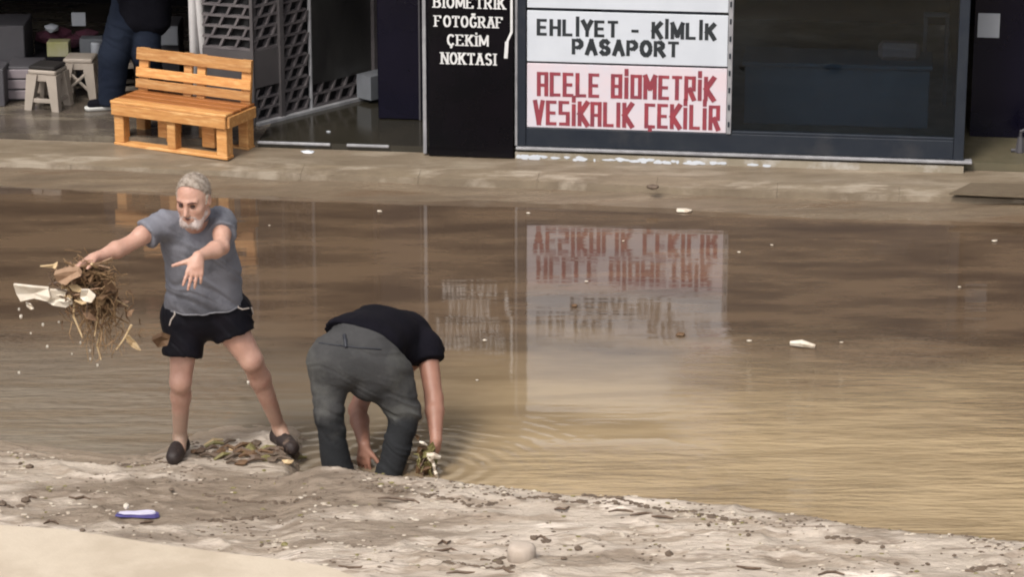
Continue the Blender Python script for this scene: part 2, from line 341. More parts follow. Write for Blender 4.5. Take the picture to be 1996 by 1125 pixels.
# --- water
def water_material():
    m = bpy.data.materials.new('muddy_flood_water'); m.use_nodes = True; nt = m.node_tree; b = nt.nodes['Principled BSDF']; L = nt.links.new
    b.inputs['IOR'].default_value = 1.36; b.inputs['Roughness'].default_value = .045
    b.inputs['Specular IOR Level'].default_value = .62
    tc = nd(nt, 'ShaderNodeTexCoord')
    sx = nd(nt, 'ShaderNodeSeparateXYZ'); L(tc.outputs['Object'], sx.inputs[0])
    def noise(scale, st, det=5, rough=.55, off=(0, 0, 0), rot=0.0):
        mp = nd(nt, 'ShaderNodeMapping'); mp.inputs['Scale'].default_value = st; mp.inputs['Location'].default_value = off; mp.inputs['Rotation'].default_value = (0, 0, rot)
        L(tc.outputs['Object'], mp.inputs['Vector'])
        n = nd(nt, 'ShaderNodeTexNoise', Scale=scale, Detail=float(det), Roughness=rough); L(mp.outputs[0], n.inputs['Vector']); return n.outputs['Fac']
    def mrange(v, a, c, d=0.0, e=1.0, smooth=True):
        r = nd(nt, 'ShaderNodeMapRange'); r.interpolation_type = 'SMOOTHSTEP' if smooth else 'LINEAR'
        r.inputs['From Min'].default_value = a; r.inputs['From Max'].default_value = c; r.inputs['To Min'].default_value = d; r.inputs['To Max'].default_value = e
        L(v, r.inputs['Value']); return r.outputs[0]
    def mth(op, a, c):
        n = nd(nt, 'ShaderNodeMath', operation=op)
        for i, s in enumerate((a, c)):
            if isinstance(s, (int, float)): n.inputs[i].default_value = s
            else: L(s, n.inputs[i])
        return n.outputs[0]
    # silt: more of it the nearer to the bank, in long streaks
    Y = sx.outputs['Y']; X = sx.outputs['X']
    wob = noise(.8, (1, 2.2, 1), 5)
    yy = mth('ADD', Y, mth('MULTIPLY', mth('SUBTRACT', wob, .5), 2.2))
    yy = mth('SUBTRACT', yy, mth('MULTIPLY', X, -.10))
    near = mrange(yy, 16.9, 14.6)                       # 1 near the bank
    rx = mrange(X, -1.2, .2)                            # warmer silt to the right
    streak = noise(1.3, (.75, 2.3, 1), 8, .62, (3, 1, 0), R(5))
    deep = nd(nt, 'ShaderNodeMix', data_type='RGBA'); deep.inputs[6].default_value = (.132, .090, .058, 1); deep.inputs[7].default_value = (.074, .050, .034, 1)
    L(mrange(streak, .38, .62), deep.inputs['Factor'])
    silt = nd(nt, 'ShaderNodeMix', data_type='RGBA'); silt.inputs[6].default_value = (.185, .155, .120, 1); silt.inputs[7].default_value = (.34, .255, .150, 1)
    L(rx, silt.inputs['Factor'])
    st2 = noise(1.7, (.6, 4, 1), 6, .6, (9, 4, 0))
    s2 = nd(nt, 'ShaderNodeMix', data_type='RGBA'); L(mrange(st2, .42, .62, 0, .38), s2.inputs['Factor']); L(silt.outputs[2], s2.inputs[6]); s2.inputs[7].default_value = (.15, .10, .052, 1)
    c = nd(nt, 'ShaderNodeMix', data_type='RGBA'); L(near, c.inputs['Factor']); L(deep.outputs[2], c.inputs[6]); L(s2.outputs[2], c.inputs[7])
    L(c.outputs[2], b.inputs['Base Color'])
    # ripples: long low ones everywhere, a livelier set near the right bank and some at the left
    r1 = noise(3.0, (.6, 3.2, 1), 3, .5)
    r2 = noise(3.9, (.75, 3.6, 1), 4, .55, (2, 7, 0), R(-6))
    r3 = noise(15.0, (.5, 2.2, 1), 3, .5, (5, 1, 0))
    ma = mth('MAXIMUM', mth('MULTIPLY', mrange(X, .75, 1.35), mrange(Y, 16.9, 15.3)), mth('MULTIPLY', mrange(X, -.25, .25), mrange(Y, 14.75, 14.35)))
    mb_ = mth('MULTIPLY', mrange(X, -1.2, -1.9), mrange(Y, 16.8, 15.8))
    mc = mth('MULTIPLY', noise(.5, (1, 1.5, 1), 2, .5, (11, 3, 0)), .018)
    ma = mth('MULTIPLY', ma, mrange(noise(.9, (1, 1.6, 1), 3, .5, (21, 3, 0)), .36, .60, .45, 1.35))
    live = mth('ADD', mth('ADD', ma, mth('MULTIPLY', mb_, 1.1)), mc)
    h = mth('ADD', mth('MULTIPLY', r1, .0011), mth('MULTIPLY', mth('ADD', mth('MULTIPLY', r2, .042), mth('MULTIPLY', r3, .0050)), live))
    for (cx, cy, am) in ((-.41, 14.28, .0020), (-.84, 14.25, .0013), (-.60, 14.26, .0013), (-2.05, 15.2, .0018), (-2.25, 15.35, .0016)):   # rings where legs, hand and drops stir the water
        vd = nd(nt, 'ShaderNodeVectorMath', operation='DISTANCE'); L(tc.outputs['Object'], vd.inputs[0]); vd.inputs[1].default_value = (cx, cy, 0)
        dd = mth('ADD', vd.outputs['Value'], mth('MULTIPLY', mth('SUBTRACT', wob, .5), .25))
        h = mth('ADD', h, mth('MULTIPLY', mth('SINE', mth('MULTIPLY', dd, 62.0), 0.0), mth('MULTIPLY', mrange(dd, 1.1, .05), am)))
    bp = nd(nt, 'ShaderNodeBump', Strength=1.0, Distance=1.0); L(h, bp.inputs['Height']); L(bp.outputs[0], b.inputs['Normal'])
    return m
M['water'] = water_material()
put('flood_water', [(-60, 9, 0), (60, 9, 0), (60, 40, 0), (-60, 40, 0)], [(0, 1, 2, 3)], M['water'], kind='structure')

# --- near bank: silt-covered pavement, a height field
EDGE_R = [(560, 922), (640, 924), (720, 931), (790, 938), (860, 944), (950, 958), (1100, 972), (1200, 978), (1300, 986), (1400, 998), (1480, 1006), (1600, 1022), (1700, 1042), (1780, 1050), (1900, 1056), (1996, 1066), (2300, 1100)]
EDGE_L = [(-400, 850), (0, 862), (70, 872), (140, 882), (230, 888), (300, 884), (340, 866), (390, 842), (440, 832), (520, 829), (590, 834), (620, 858), (640, 900), (650, 922)]
BZ = .085
er = [G(a, b, BZ) for a, b in EDGE_R]; el = [G(a, b, 0.0) for a, b in EDGE_L]
XS = G(610, 922, BZ).x
def edge_y(x):
    yr = np.interp(x, [p.x for p in er], [p.y for p in er])
    yl = np.interp(x, [p.x for p in el], [p.y for p in el])
    return yr, yl
def bank_z(x, y):
    yr, yl = edge_y(x)
    wob = vnoise(x*3.1, y*0+3.0, 5, 4)*.03
    sr = yr+wob-y; sl = yl+wob*1.5-y
    n1 = vnoise(x*2.2, y*5.0, 11, 5); n2 = vnoise(x*9, y*20, 12, 4); n3 = vnoise(x*1.0, y*1.6, 13, 3); n4 = vnoise(x*4, y*9, 17, 4)
    ridge = (1-np.abs(vnoise(x*2.4+y*1.2, y*4.6, 14, 4))*2.4).clip(0, 1)**3
    zr = -.16+(.20+BZ)*sstep(-.03, .035, sr)-.020*sstep(.10, .35, sr)*(1+.6*n3)
    zl = -.06*sstep(.0, -.25, sl)+.055*sstep(-.02, .45, sl)
    wr = sstep(XS-.16, XS+.05, x)
    z = zl*(1-wr)+zr*wr
    land = sstep(-.03, .12, np.where(wr > .5, sr, sl))
    z = z+land*(n1*.016+n2*.008+ridge*.020+n4*.012)
    return z
def steps(a, b, d, far_a, far_b):
    core = list(np.arange(a, b, d)); lo = [a-(1.35**k-1)*d*3 for k in range(1, 60)]; lo = [v for v in lo if v > far_a][::-1]
    hi = [b+(1.35**k-1)*d*3 for k in range(0, 60)]; hi = [v for v in hi if v < far_b]
    return np.array([far_a]+lo+core+hi+[far_b])
xs = steps(-3.0, 3.0, .0115, -60, 60); ys = steps(12.2, 15.7, .0115, -3, 16.2)
GX, GY = np.meshgrid(xs, ys)
GZ = bank_z(GX, GY)
GZ = np.where(GY > 15.75, -.2, GZ)
nx, ny = len(xs), len(ys)
vv = np.stack([GX.ravel(), GY.ravel(), GZ.ravel()], 1)
ii = np.arange(nx*ny).reshape(ny, nx)
ff = np.stack([ii[:-1, :-1].ravel(), ii[:-1, 1:].ravel(), ii[1:, 1:].ravel(), ii[1:, :-1].ravel()], 1)
def mesh_np(name, v, f, mat_, parent=None, smooth=True, kind=None):
    me = bpy.data.meshes.new(name); k = f.shape[1]
    me.vertices.add(len(v)); me.vertices.foreach_set('co', np.asarray(v, dtype=np.float32).ravel())
    me.loops.add(f.size); me.loops.foreach_set('vertex_index', f.astype(np.int32).ravel())
    me.polygons.add(len(f)); me.polygons.foreach_set('loop_start', np.arange(0, f.size, k, dtype=np.int32))
    me.polygons.foreach_set('use_smooth', np.full(len(f), smooth))
    me.materials.append(mat_); me.update(calc_edges=True); me.validate()
    o = link(name, me)
    if parent is not None: o.parent = parent
    if kind: o['kind'] = kind
    return o
def bank_material():
    m = bpy.data.materials.new('silt_over_pavement'); m.use_nodes = True; nt = m.node_tree; b = nt.nodes['Principled BSDF']; L = nt.links.new
    tc = nd(nt, 'ShaderNodeTexCoord'); sx = nd(nt, 'ShaderNodeSeparateXYZ'); L(tc.outputs['Object'], sx.inputs[0])
    def noise(scale, st, det=6, off=(0, 0, 0), rough=.6):
        mp = nd(nt, 'ShaderNodeMapping'); mp.inputs['Scale'].default_value = st; mp.inputs['Location'].default_value = off
        L(tc.outputs['Object'], mp.inputs['Vector']); n = nd(nt, 'ShaderNodeTexNoise', Scale=scale, Detail=float(det), Roughness=rough); L(mp.outputs[0], n.inputs['Vector']); return n.outputs['Fac']
    def mrange(v, a, c, d=0.0, e=1.0):
        r = nd(nt, 'ShaderNodeMapRange'); r.interpolation_type = 'SMOOTHSTEP'; r.inputs['From Min'].default_value = a; r.inputs['From Max'].default_value = c; r.inputs['To Min'].default_value = d; r.inputs['To Max'].default_value = e
        L(v, r.inputs['Value']); return r.outputs[0]
    def mix(f, a, c):
        x = nd(nt, 'ShaderNodeMix', data_type='RGBA'); L(f, x.inputs['Factor'])
        for k, s in ((6, a), (7, c)):
            if isinstance(s, tuple): x.inputs[k].default_value = (*s, 1)
            else: L(s, x.inputs[k])
        return x.outputs[2]
    def mth(op, a, c):
        n = nd(nt, 'ShaderNodeMath', operation=op)
        for i, s in enumerate((a, c)):
            if isinstance(s, (int, float)): n.inputs[i].default_value = s
            else: L(s, n.inputs[i])
        return n.outputs[0]
    pale = mix(mrange(noise(1.5, (1, 2, 1)), .35, .65), (.52, .445, .375), (.39, .33, .27))
    pale = mix(mrange(noise(5, (.6, 3, 1), 8, (4, 2, 0)), .47, .62), pale, (.30, .24, .185))
    pale = mix(mrange(noise(3.0, (.7, 2.6, 1), 8, (1, 8, 0)), .56, .66), pale, (.64, .56, .485))
    # damp area at the left, with its own outline
    dx = mth('ADD', sx.outputs['X'], 1.45); dy = mth('SUBTRACT', sx.outputs['Y'], 13.72)
    d = mth('ADD', mth('MULTIPLY', mth('MULTIPLY', dx, dx), .85), mth('MULTIPLY', mth('MULTIPLY', dy, dy), 6.0))
    d = mth('ADD', d, mth('MULTIPLY', mth('SUBTRACT', noise(2.2, (1, 2.4, 1), 6, (6, 6, 0)), .5), 2.6))
    damp = mth('MAXIMUM', mrange(d, 1.15, .4), mth('MULTIPLY', mrange(noise(1.1, (.8, 2.4, 1), 7, (13, 5, 0)), .54, .62), .8))
    col = mix(damp, pale, mix(mrange(noise(6, (.6, 2.5, 1), 7), .4, .62), (.23, .18, .135), (.17, .13, .095)))
    st = mrange(noise(9, (.35, 3.2, 1), 8, (7, 3, 0), .65), .57, .66)
    col = mix(mth('MULTIPLY', st, .85), col, (.17, .125, .09))
    wetz = mth('ADD', sx.outputs['Z'], mth('MULTIPLY', mth('SUBTRACT', noise(7, (1, 2.5, 1), 5, (5, 9, 0)), .5), .09))
    col = mix(mrange(wetz, .062, .022), col, (.25, .195, .145))
    L(col, b.inputs['Base Color'])
    L(mrange(noise(3, (1, 2, 1), 5, (2, 2, 0)), .35, .65, .28, .75), b.inputs['Roughness'])
    bp = nd(nt, 'ShaderNodeBump', Strength=1.0, Distance=.018); L(noise(26, (.7, 1.6, 1), 9), bp.inputs['Height']); L(bp.outputs[0], b.inputs['Normal'])
    return m
M['bank'] = bank_material()
mesh_np('muddy_bank', vv, ff, M['bank'], kind='structure')
def on_bank(px, py):
    p = G(px, py, .05)
    for _ in range(3): p = G(px, py, float(bank_z(np.array([p.x]), np.array([p.y]))[0]))
    return p

# --- smooth ledge at the bottom left corner
LZ = .30
lp = [G(a, b, LZ) for a, b in [(-500, 1010), (-200, 1014), (0, 1022), (120, 1030), (210, 1043), (300, 1058), (430, 1075), (560, 1091), (640, 1103), (700, 1125), (740, 1160), (760, 1300)]]
lp2 = lp+[Vector((lp[-1].x, 9, LZ)), Vector((lp[0].x, 9, LZ))]
mb = MB()
n = len(lp2); ctr = Vector((lp2[0].x*.5+lp2[-3].x*.5, 11.5, LZ))
inn = [p+(ctr-p).normalized()*.012 for p in lp2]
ring = [[Vector((p.x, p.y, -.1)) for p in lp2], [Vector((p.x, p.y, LZ-.012)) for p in lp2], inn]
for r_ in ring: mb.v += r_
for k in range(2):
    for i in range(n): mb.f.append((k*n+i, k*n+(i+1) % n, (k+1)*n+(i+1) % n, (k+1)*n+i))
mb.f.append(tuple(2*n+i for i in range(n)))
mb.f = [tuple(reversed(q)) for q in mb.f]
mb.based('concrete_ledge', M['ledge'], 'smooth pale cream ledge filling the bottom left corner in front of the mud', 'ledge')

# --- far pavement with kerb stones
PZ = .12
KE = [(-700, 300), (0, 334), (440, 347), (820, 362), (1025, 372), (1550, 386), (1996, 398), (2700, 430)]     # foot of the kerb at the water
kb = [G(a, b, PZ-.02) for a, b in [(-700, 292), (0, 312), (440, 332), (820, 345), (1025, 349), (1550, 372), (1996, 386), (2700, 418)]]
back = [W(UL, -.02, 0), W(UR, -.02, 0)]
def kerb_pt(t):      # t in metres along u
    uu = [(p-SO).dot(SU) for p in kb]; nn = [(p-SO).dot(SN) for p in kb]
    return float(np.interp(t, uu, nn))
uk = np.linspace(UL, UR, 60)
mb = MB()
for i in range(len(uk)-1):
    a, b_ = uk[i], uk[i+1]; na, nb_ = kerb_pt(a)-.16, kerb_pt(b_)-.16
    mb.hexa([W(a, na, -.2), W(b_, nb_, -.2), W(b_, -.05, -.2), W(a, -.05, -.2), W(a, na, PZ-.012), W(b_, nb_, PZ-.012), W(b_, -.05, PZ+.01), W(a, -.05, PZ+.01)])
pavement = mb.make('pavement', M['pave'], kind='structure')
t = UL; kr = random.Random(3)
while t < UR-.8:
    ln = .78; a, b_ = t+.0008, t+ln-.0008; na, nb_ = kerb_pt(a), kerb_pt(b_); dz = kr.uniform(-.002, .003); dn = kr.uniform(-.003, .003)
    k = MB().hexa([W(a, na+dn+.02, -.2), W(b_, nb_+dn+.02, -.2), W(b_, nb_-.155, -.2), W(a, na-.155, -.2), W(a, na+dn, PZ-.03+dz), W(b_, nb_+dn, PZ-.03+dz), W(b_, nb_-.155, PZ-.006+dz), W(a, na-.155, PZ-.006+dz)])
    k.make('kerb_stone', M['kerb'], pavement); t += ln
# silt shoal below the kerb: the ground just breaking the water
sx_ = np.linspace(UL, UR, 420); sn_ = np.linspace(-.05, 1.5, 60)
SUX, SNX = np.meshgrid(sx_, sn_)
kn = np.array([kerb_pt(a) for a in sx_])[None, :]
wx = SUX*SU.x+SNX*SN.x+SO.x; wy = SUX*SU.y+SNX*SN.y+SO.y
hz = .055-.115*np.clip((SNX-kn)/.50, -.3, 3)+vnoise(wx*.7, wy*2.5, 31, 4)*.026+vnoise(wx*4, wy*12, 32, 3)*.006
SNW = SNX+kn*0
px_ = SO.x+SUX*SU.x+SNW*SN.x; py_ = SO.y+SUX*SU.y+SNW*SN.y
ii = np.arange(SUX.size).reshape(SUX.shape)
ff = np.stack([ii[:-1, :-1].ravel(), ii[1:, :-1].ravel(), ii[1:, 1:].ravel(), ii[:-1, 1:].ravel()], 1)
M['shoal'] = mat('wet_silt', (.185, .142, .098), (.115, .085, .058), 3, .2, rough2=.5, bump=.006, bscale=25, stretch=(.6, 4, 1), c3=(.13, .09, .058), s3=2.2, lo3=.52, hi3=.62)
mesh_np('silt_shoal', np.stack([px_.ravel(), py_.ravel(), hz.ravel()], 1), ff, M['shoal'], kind='structure')

# --- shop floors (indoors, raised a little above the pavement)
def quadslab(name, pts, z0, z1, m_, kind='structure'):
    b = MB(); n = len(pts); b.add([Vector((p.x, p.y, z0)) for p in pts]+[Vector((p.x, p.y, z1)) for p in pts], [tuple(range(n, 2*n)), tuple(reversed(range(n)))]+[(i, (i+1) % n, n+(i+1) % n, n+i) for i in range(n)])
    return b.make(name, m_, kind=kind)
uLB0, uSG0, uSG1, uWR = Su(497), Su(832), Su(1003), Su(1884)
DEEP = -4.2
quadslab('shop_floor', [W(UL, -.06, 0), W(uLB0-.002, -.06, 0), W(uLB0-.002, DEEP, 0), W(UL, DEEP, 0)], -.2, FLOOR, M['shop_floor'])
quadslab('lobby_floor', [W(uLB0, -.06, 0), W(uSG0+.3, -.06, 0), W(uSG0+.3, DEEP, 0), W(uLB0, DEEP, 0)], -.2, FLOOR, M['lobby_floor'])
quadslab('photo_shop_floor', [W(uSG0+.302, -.06, 0), W(UR, -.06, 0), W(UR, DEEP, 0), W(uSG0+.302, DEEP, 0)], -.2, FLOOR+.01, M['shop_floor_olive'])

# --- building: shell of the ground floor rooms, fascia and upper storeys
bld = thing('shop_building', 'cream building whose ground floor holds the shops behind the flooded street', 'building', W(0, -1, 0))
H1, H2 = 2.32, 7.6
def part(name, m_, *boxes, parent=None, b=0.0, label=None):
    q = MB()
    for bx in boxes: sbox(q, *bx, b=b)
    o = q.make(name, m_, parent or bld, world_co=True)
    if label: o['label'] = label
    return o
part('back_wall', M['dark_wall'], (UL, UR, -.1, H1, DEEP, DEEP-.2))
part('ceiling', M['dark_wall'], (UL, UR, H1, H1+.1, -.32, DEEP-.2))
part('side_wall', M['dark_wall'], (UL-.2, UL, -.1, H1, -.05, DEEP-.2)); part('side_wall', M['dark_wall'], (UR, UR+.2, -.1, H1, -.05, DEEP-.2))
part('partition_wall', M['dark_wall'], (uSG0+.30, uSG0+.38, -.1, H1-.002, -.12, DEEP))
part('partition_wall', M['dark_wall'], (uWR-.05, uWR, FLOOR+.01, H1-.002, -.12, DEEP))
part('upper_wall', M['facade'], (UL-.2, UR+.2, 3.0, H2, -.30, -.6))
t = UL+.6
while t < UR-1.6:
    w_ = part('window', M['pole_white'], (t, t+1.25, 3.75, 5.2, -.36, -.27), b=.01)
    part('pane', M['grey_glass'], (t+.06, t+.6, 3.81, 5.14, -.28, -.262), (t+.65, t+1.19, 3.81, 5.14, -.28, -.262), parent=w_)
    t += 2.2
part('plinth', M['plinth'], (Su(1005), uWR, -.1, .172, -.055, .02), label='stained low plinth under the shop window')
part('threshold', M['light_strip'], (uLB0, Su(640), FLOOR-.014, FLOOR+.004, -.058, -.036), (Su(672), Su(755), FLOOR-.014, FLOOR+.004, -.058, -.036), b=.004)
fas = part('fascia', M['fascia'], (UL-.2, UR+.2, H1+.0, 3.0, -.32, .10), b=.01)
# old flaked paint along the top of the plinth, a true stain with its own outline
fk = MB(); fr = random.Random(21)
for k in range(60):
    u = Su(1012)+fr.random()**1.5*(Su(1500)-Su(1012)); z = .150-fr.random()*.02; w = fr.uniform(.008, .05); h = fr.uniform(.006, .016)
    poly = [(w*math.cos(a)*fr.uniform(.6, 1.1), h*math.sin(a)*fr.uniform(.6, 1.1)) for a in [i*math.pi/3.5 for i in range(7)]]
    fk.prism(poly, W(u, .0202+k*.00001, z), SU, Vector((0, 0, 1)), SN, .001+k*.00002)
fko = fk.make('paint_flakes', M['white_panel'], bld, world_co=True, kind='stuff')
# ================================================================== SHOPFRONTS
Zv = Vector((0, 0, 1))
def Sz(px, py, n=0.0): return SP(px, py, n)[1]

# ---- lettering: strokes on a unit cell
SQ = {'A': [[(0, 0), (0, 1), (1, 1), (1, 0)], [(0, .45), (1, .45)]], 'C': [[(1, 1), (0, 1), (0, 0), (1, 0)]], 'Ç': [[(1, 1), (0, 1), (0, 0), (1, 0)], [(.5, 0), (.5, -.2)]],
 'E': [[(1, 1), (0, 1), (0, 0), (1, 0)], [(0, .5), (.85, .5)]], 'L': [[(0, 1), (0, 0), (1, 0)]], 'B': [[(0, 0), (0, 1), (1, 1), (1, 0), (0, 0)], [(0, .5), (1, .5)]],
 'İ': [[(0, 0), (0, .86)], [(0, 1.08), (0, 1.26)]], 'I': [[(0, 0), (0, 1)]], 'O': [[(0, 0), (0, 1), (1, 1), (1, 0), (0, 0)]], 'M': [[(0, 0), (0, 1), (.5, .45), (1, 1), (1, 0)]],
 'T': [[(0, 1), (1, 1)], [(.5, 1), (.5, 0)]], 'R': [[(0, 0), (0, 1), (1, 1), (1, .45), (0, .45)], [(.45, .45), (1, 0)]], 'K': [[(0, 0), (0, 1)], [(1, 1), (.05, .5), (1, 0)]],
 'V': [[(0, 1), (.5, 0), (1, 1)]], 'S': [[(1, 1), (0, 1), (0, .5), (1, .5), (1, 0), (0, 0)]]}
def arc(cx, cy, rx, ry, a0, a1, n=8): return [(cx+rx*math.cos(R(a0+(a1-a0)*i/n)), cy+ry*math.sin(R(a0+(a1-a0)*i/n))) for i in range(n+1)]
SER = {'B': [[(0, 0), (0, 1)], [(0, 1), (.45, 1)]+arc(.45, .76, .38, .24, 90, -90, 6)+[(0, .52)], [(.45, .52)]+arc(.5, .26, .46, .26, 90, -90, 6)+[(0, 0)]],
 'İ': [[(0, 0), (0, .92)], [(0, 1.12), (0, 1.24)]], 'I': [[(0, 0), (0, 1)]], 'O': [arc(.5, .5, .5, .5, 0, 360, 16)], 'M': [[(0, 0), (0, 1), (.5, .15), (1, 1), (1, 0)]], 'E': [[(0, 0), (0, 1)], [(0, 1), (.85, 1), (.85, .84)], [(0, .52), (.6, .52)], [(0, 0), (.9, 0), (.9, .18)]],
 'T': [[(.5, 0), (.5, 1)], [(0, .84), (0, 1), (1, 1), (1, .84)]], 'R': [[(0, 0), (0, 1)], [(0, 1), (.45, 1)]+arc(.45, .75, .4, .25, 90, -90, 6)+[(0, .5)], [(.4, .5), (.95, 0)]],
 'K': [[(0, 0), (0, 1)], [(.9, 1), (.05, .45)], [(.3, .6), (.95, 0)]], 'F': [[(0, 0), (0, 1)], [(0, 1), (.85, 1), (.85, .82)], [(0, .52), (.6, .52)]],
 'Ğ': [arc(.5, .5, .5, .5, 45, 320, 12)+[(.92, .42), (.6, .42)], arc(.5, 1.28, .2, .12, 180, 360, 5)], 'A': [[(0, 0), (.5, 1)], [(.5, 1), (1, 0)], [(.2, .35), (.8, .35)]],
 'Ç': [arc(.5, .5, .5, .5, 45, 315, 12), [(.5, 0), (.6, -.14), (.42, -.24)]], 'N': [[(0, 0), (0, 1)], [(0, 1), (1, 0)], [(1, 0), (1, 1)]], 'S': [arc(.48, .75, .4, .25, 30, 270, 8)+arc(.48, .25, .42, .25, 90, -150, 8)]}
GAP = .42
def lettering(text, glyphs, u0, u1, z0, h, th, tv, n, serif=False, narrow='İI'):
    """stroke lettering as thin raised strips between u0 and u1, base line z0, cap height h; th/tv: strip width of upright / level strokes"""
    wid = [(.16 if c in narrow else .55 if c == ' ' else 1.25 if c == 'M' else 1.0) for c in text]
    gap = GAP; tot = sum(wid)+gap*(len(text)-1); k = (u1-u0)/tot; q = MB(); u = u0; j = 0
    for c, w in zip(text, wid):
        if c in glyphs:
            for pl in glyphs[c]:
                pts = [Vector((u+p[0]*(w if c not in narrow else 0)*k+(w*k/2 if c in narrow else 0), z0+p[1]*h)) for p in pl]
                for a, b_ in zip(pts[:-1], pts[1:]):
                    d = (b_-a); L_ = d.length
                    if L_ < 1e-6: continue
                    d /= L_; wd = th*abs(d.y)+tv*abs(d.x); e = wd*.42 if not serif else wd*.2; pr = Vector((-d.y, d.x))*wd/2
                    a2, b2 = a-d*e, b_+d*e
                    q.prism([tuple(a2-pr), tuple(b2-pr), tuple(b2+pr), tuple(a2+pr)], W(0, n, 0), SU, Zv, SN, .0015+.0003*(j % 6)); j += 1
                if serif and len(pl) == 2 and abs(pl[0][1]-pl[1][1]) > .5:
                    for p in pts:
                        sw = th*1.1
                        q.prism([(p.x-sw, p.y-tv/2), (p.x+sw, p.y-tv/2), (p.x+sw, p.y+tv/2), (p.x-sw, p.y+tv/2)], W(0, n, 0), SU, Zv, SN, .0015+.0003*(j % 6)); j += 1
        u += (w+gap)*k
    return q
def bold_text(name, text, u0, u1, z0, h, n, m_, parent, off=.018):
    cu = bpy.data.curves.new(name, 'FONT'); cu.body = text; cu.size = 1; cu.offset = off; cu.extrude = .004; cu.space_character = 1.10; cu.resolution_u = 3
    o = bpy.data.objects.new(name, cu); COL.objects.link(o); bpy.context.view_layer.update()
    me = bpy.data.meshes.new_from_object(o.evaluated_get(bpy.context.evaluated_depsgraph_get())); COL.objects.unlink(o); bpy.data.objects.remove(o)
    x0 = min(v.co.x for v in me.vertices); x1 = max(v.co.x for v in me.vertices); y0 = 0.0
    ks = (u1-u0)/(x1-x0); kh = h/.73
    v = [W(u0+(p.co.x-x0)*ks, n+p.co.z*.3+.001, z0+p.co.y*kh) for p in me.vertices]
    return put(name, v, [tuple(p.vertices) for p in me.polygons], m_, parent, world_co=True)

# ---- shop window
PT = 2.30
win = thing('shop_window', 'large charcoal framed shop window with dark glass and white sign panels on its left half', 'window', W(Su(1450), 0, .17))
uF0, uF1, uF2, uF3, uM0, uM1 = Su(1009), Su(1025), Su(1863), Su(1883), Su(1417), Su(1426)
zr0 = Sz(1010, 284); zr1 = Sz(1010, 248)
def wpart(name, m_, *boxes, parent=win, b=0.003):
    q = MB()
    for bx in boxes: sbox(q, *bx, b=b)
    return q.make(name, m_, parent, world_co=True)
wpart('bottom_rail', M['frame'], (uF1+.001, uF2-.001, zr0, zr1, -.06, .0), b=.004)
wpart('frame_post', M['frame'], (uF0, uF1, zr0, PT, -.07, .004)); wpart('frame_post', M['frame'], (uF2, uF3, zr0-.02, PT, -.07, .004))
wpart('top_rail', M['frame'], (uF1+.001, uF2-.001, PT-.08, PT-.001, -.06, .0))
wpart('mullion', M['light_strip'], (uM0, uM1, zr1+.001, PT-.081, -.05, .012))
wpart('sill_strip', M['light_strip'], (Su(1006), Su(1900), zr0-.022, zr0-.004, -.05, .024))
wpart('glass_bead', M['frame'], (uM1+.001, uF2-.001, zr1+.001, zr1+.018, -.03, -.004))
wpart('edge_strip', M['light_strip'], (Su(1003)+.001, uF0-.001, zr0, PT, -.04, .006))
wpart('pane', M['glass'], (uM1+.001, uF2-.001, zr1+.019, PT-.082, -.034, -.028), b=0)
wpart('pane', M['glass'], (uF1+.001, uM0-.001, zr1+.001, PT-.082, -.034, -.028), b=0)
for k in range(16):
    z = zr1+.05+k*.115
    wpart('clip', M['frame'], (uM0+.008, uM0+.02, z, z+.035, .0125, .016), b=0)

# sign panels fixed before the left pane
pu0, pu1 = Su(1027), Su(1416)
zB0, zB1, zA0, zA1 = zr1+.003, Sz(1027, 123), Sz(1027, 119), Sz(1027, 20)
def panel(z0, z1, m_, label):
    q = MB(); sbox(q, 0, 0, 0, 0, 0, 0); q = MB(); sbox(q, pu0, pu1, z0, z1, -.022, -.006, b=.002)
    t_ = thing('sign_panel', label, 'sign', W((pu0+pu1)/2, -.01, z0)); q.make('board', m_, t_, world_co=True); return t_
p1 = panel(zB0, zB1, M['pink_panel'], 'pinkish white sign board with two lines of red square lettering, lowest in the window')
GAP = .72
q = lettering('ACELE BİOMETRİK', SQ, Su(1050), Su(1390), Sz(1050, 184), Sz(1050, 143)-Sz(1050, 184), .0265, .021, -.006)
q.make('lettering', M['ink_red'], p1, world_co=True)['label'] = 'upper line of red square letters'
q = lettering('VESİKALIK ÇEKİLİR', SQ, Su(1043), Su(1400), Sz(1043, 240), Sz(1043, 198)-Sz(1043, 240), .0265, .021, -.006)
q.make('lettering', M['ink_red'], p1, world_co=True)['label'] = 'lower line of red square letters'
p2 = panel(zA0, zA1, M['white_panel'], 'white sign board with two lines of bold black lettering, just above the red lettered one')
SER.update({'H': [[(0, 0), (0, 1)], [(1, 0), (1, 1)], [(0, .5), (1, .5)]], 'L': [[(0, 1), (0, 0), (.9, 0)]], 'Y': [[(0, 1), (.5, .45)], [(1, 1), (.5, .45)], [(.5, .45), (.5, 0)]], '-': [[(.2, .4), (.8, .4)]], 'P': [[(0, 0), (0, 1)], [(0, 1), (.5, 1)]+arc(.5, .72, .42, .28, 90, -90, 6)+[(0, .44)]]})
ARL = dict(SER); ARL['E'] = [[(.9, 1), (0, 1), (0, 0), (.9, 0)], [(0, .5), (.8, .5)]]; ARL['T'] = [[(0, 1), (1, 1)], [(.5, 1), (.5, 0)]]
GAP = .62
lettering('EHLİYET - KİMLİK', ARL, Su(1049), Su(1390), Sz(1049, 66), Sz(1049, 39)-Sz(1049, 66), .0235, .019, -.006).make('lettering', M['ink_black'], p2, world_co=True)['label'] = 'upper line of bold black letters'
lettering('PASAPORT', ARL, Su(1117), Su(1319), Sz(1117, 103), Sz(1117, 78)-Sz(1117, 103), .0235, .019, -.006).make('lettering', M['ink_black'], p2, world_co=True)['label'] = 'lower line of bold black letters'
GAP = .50
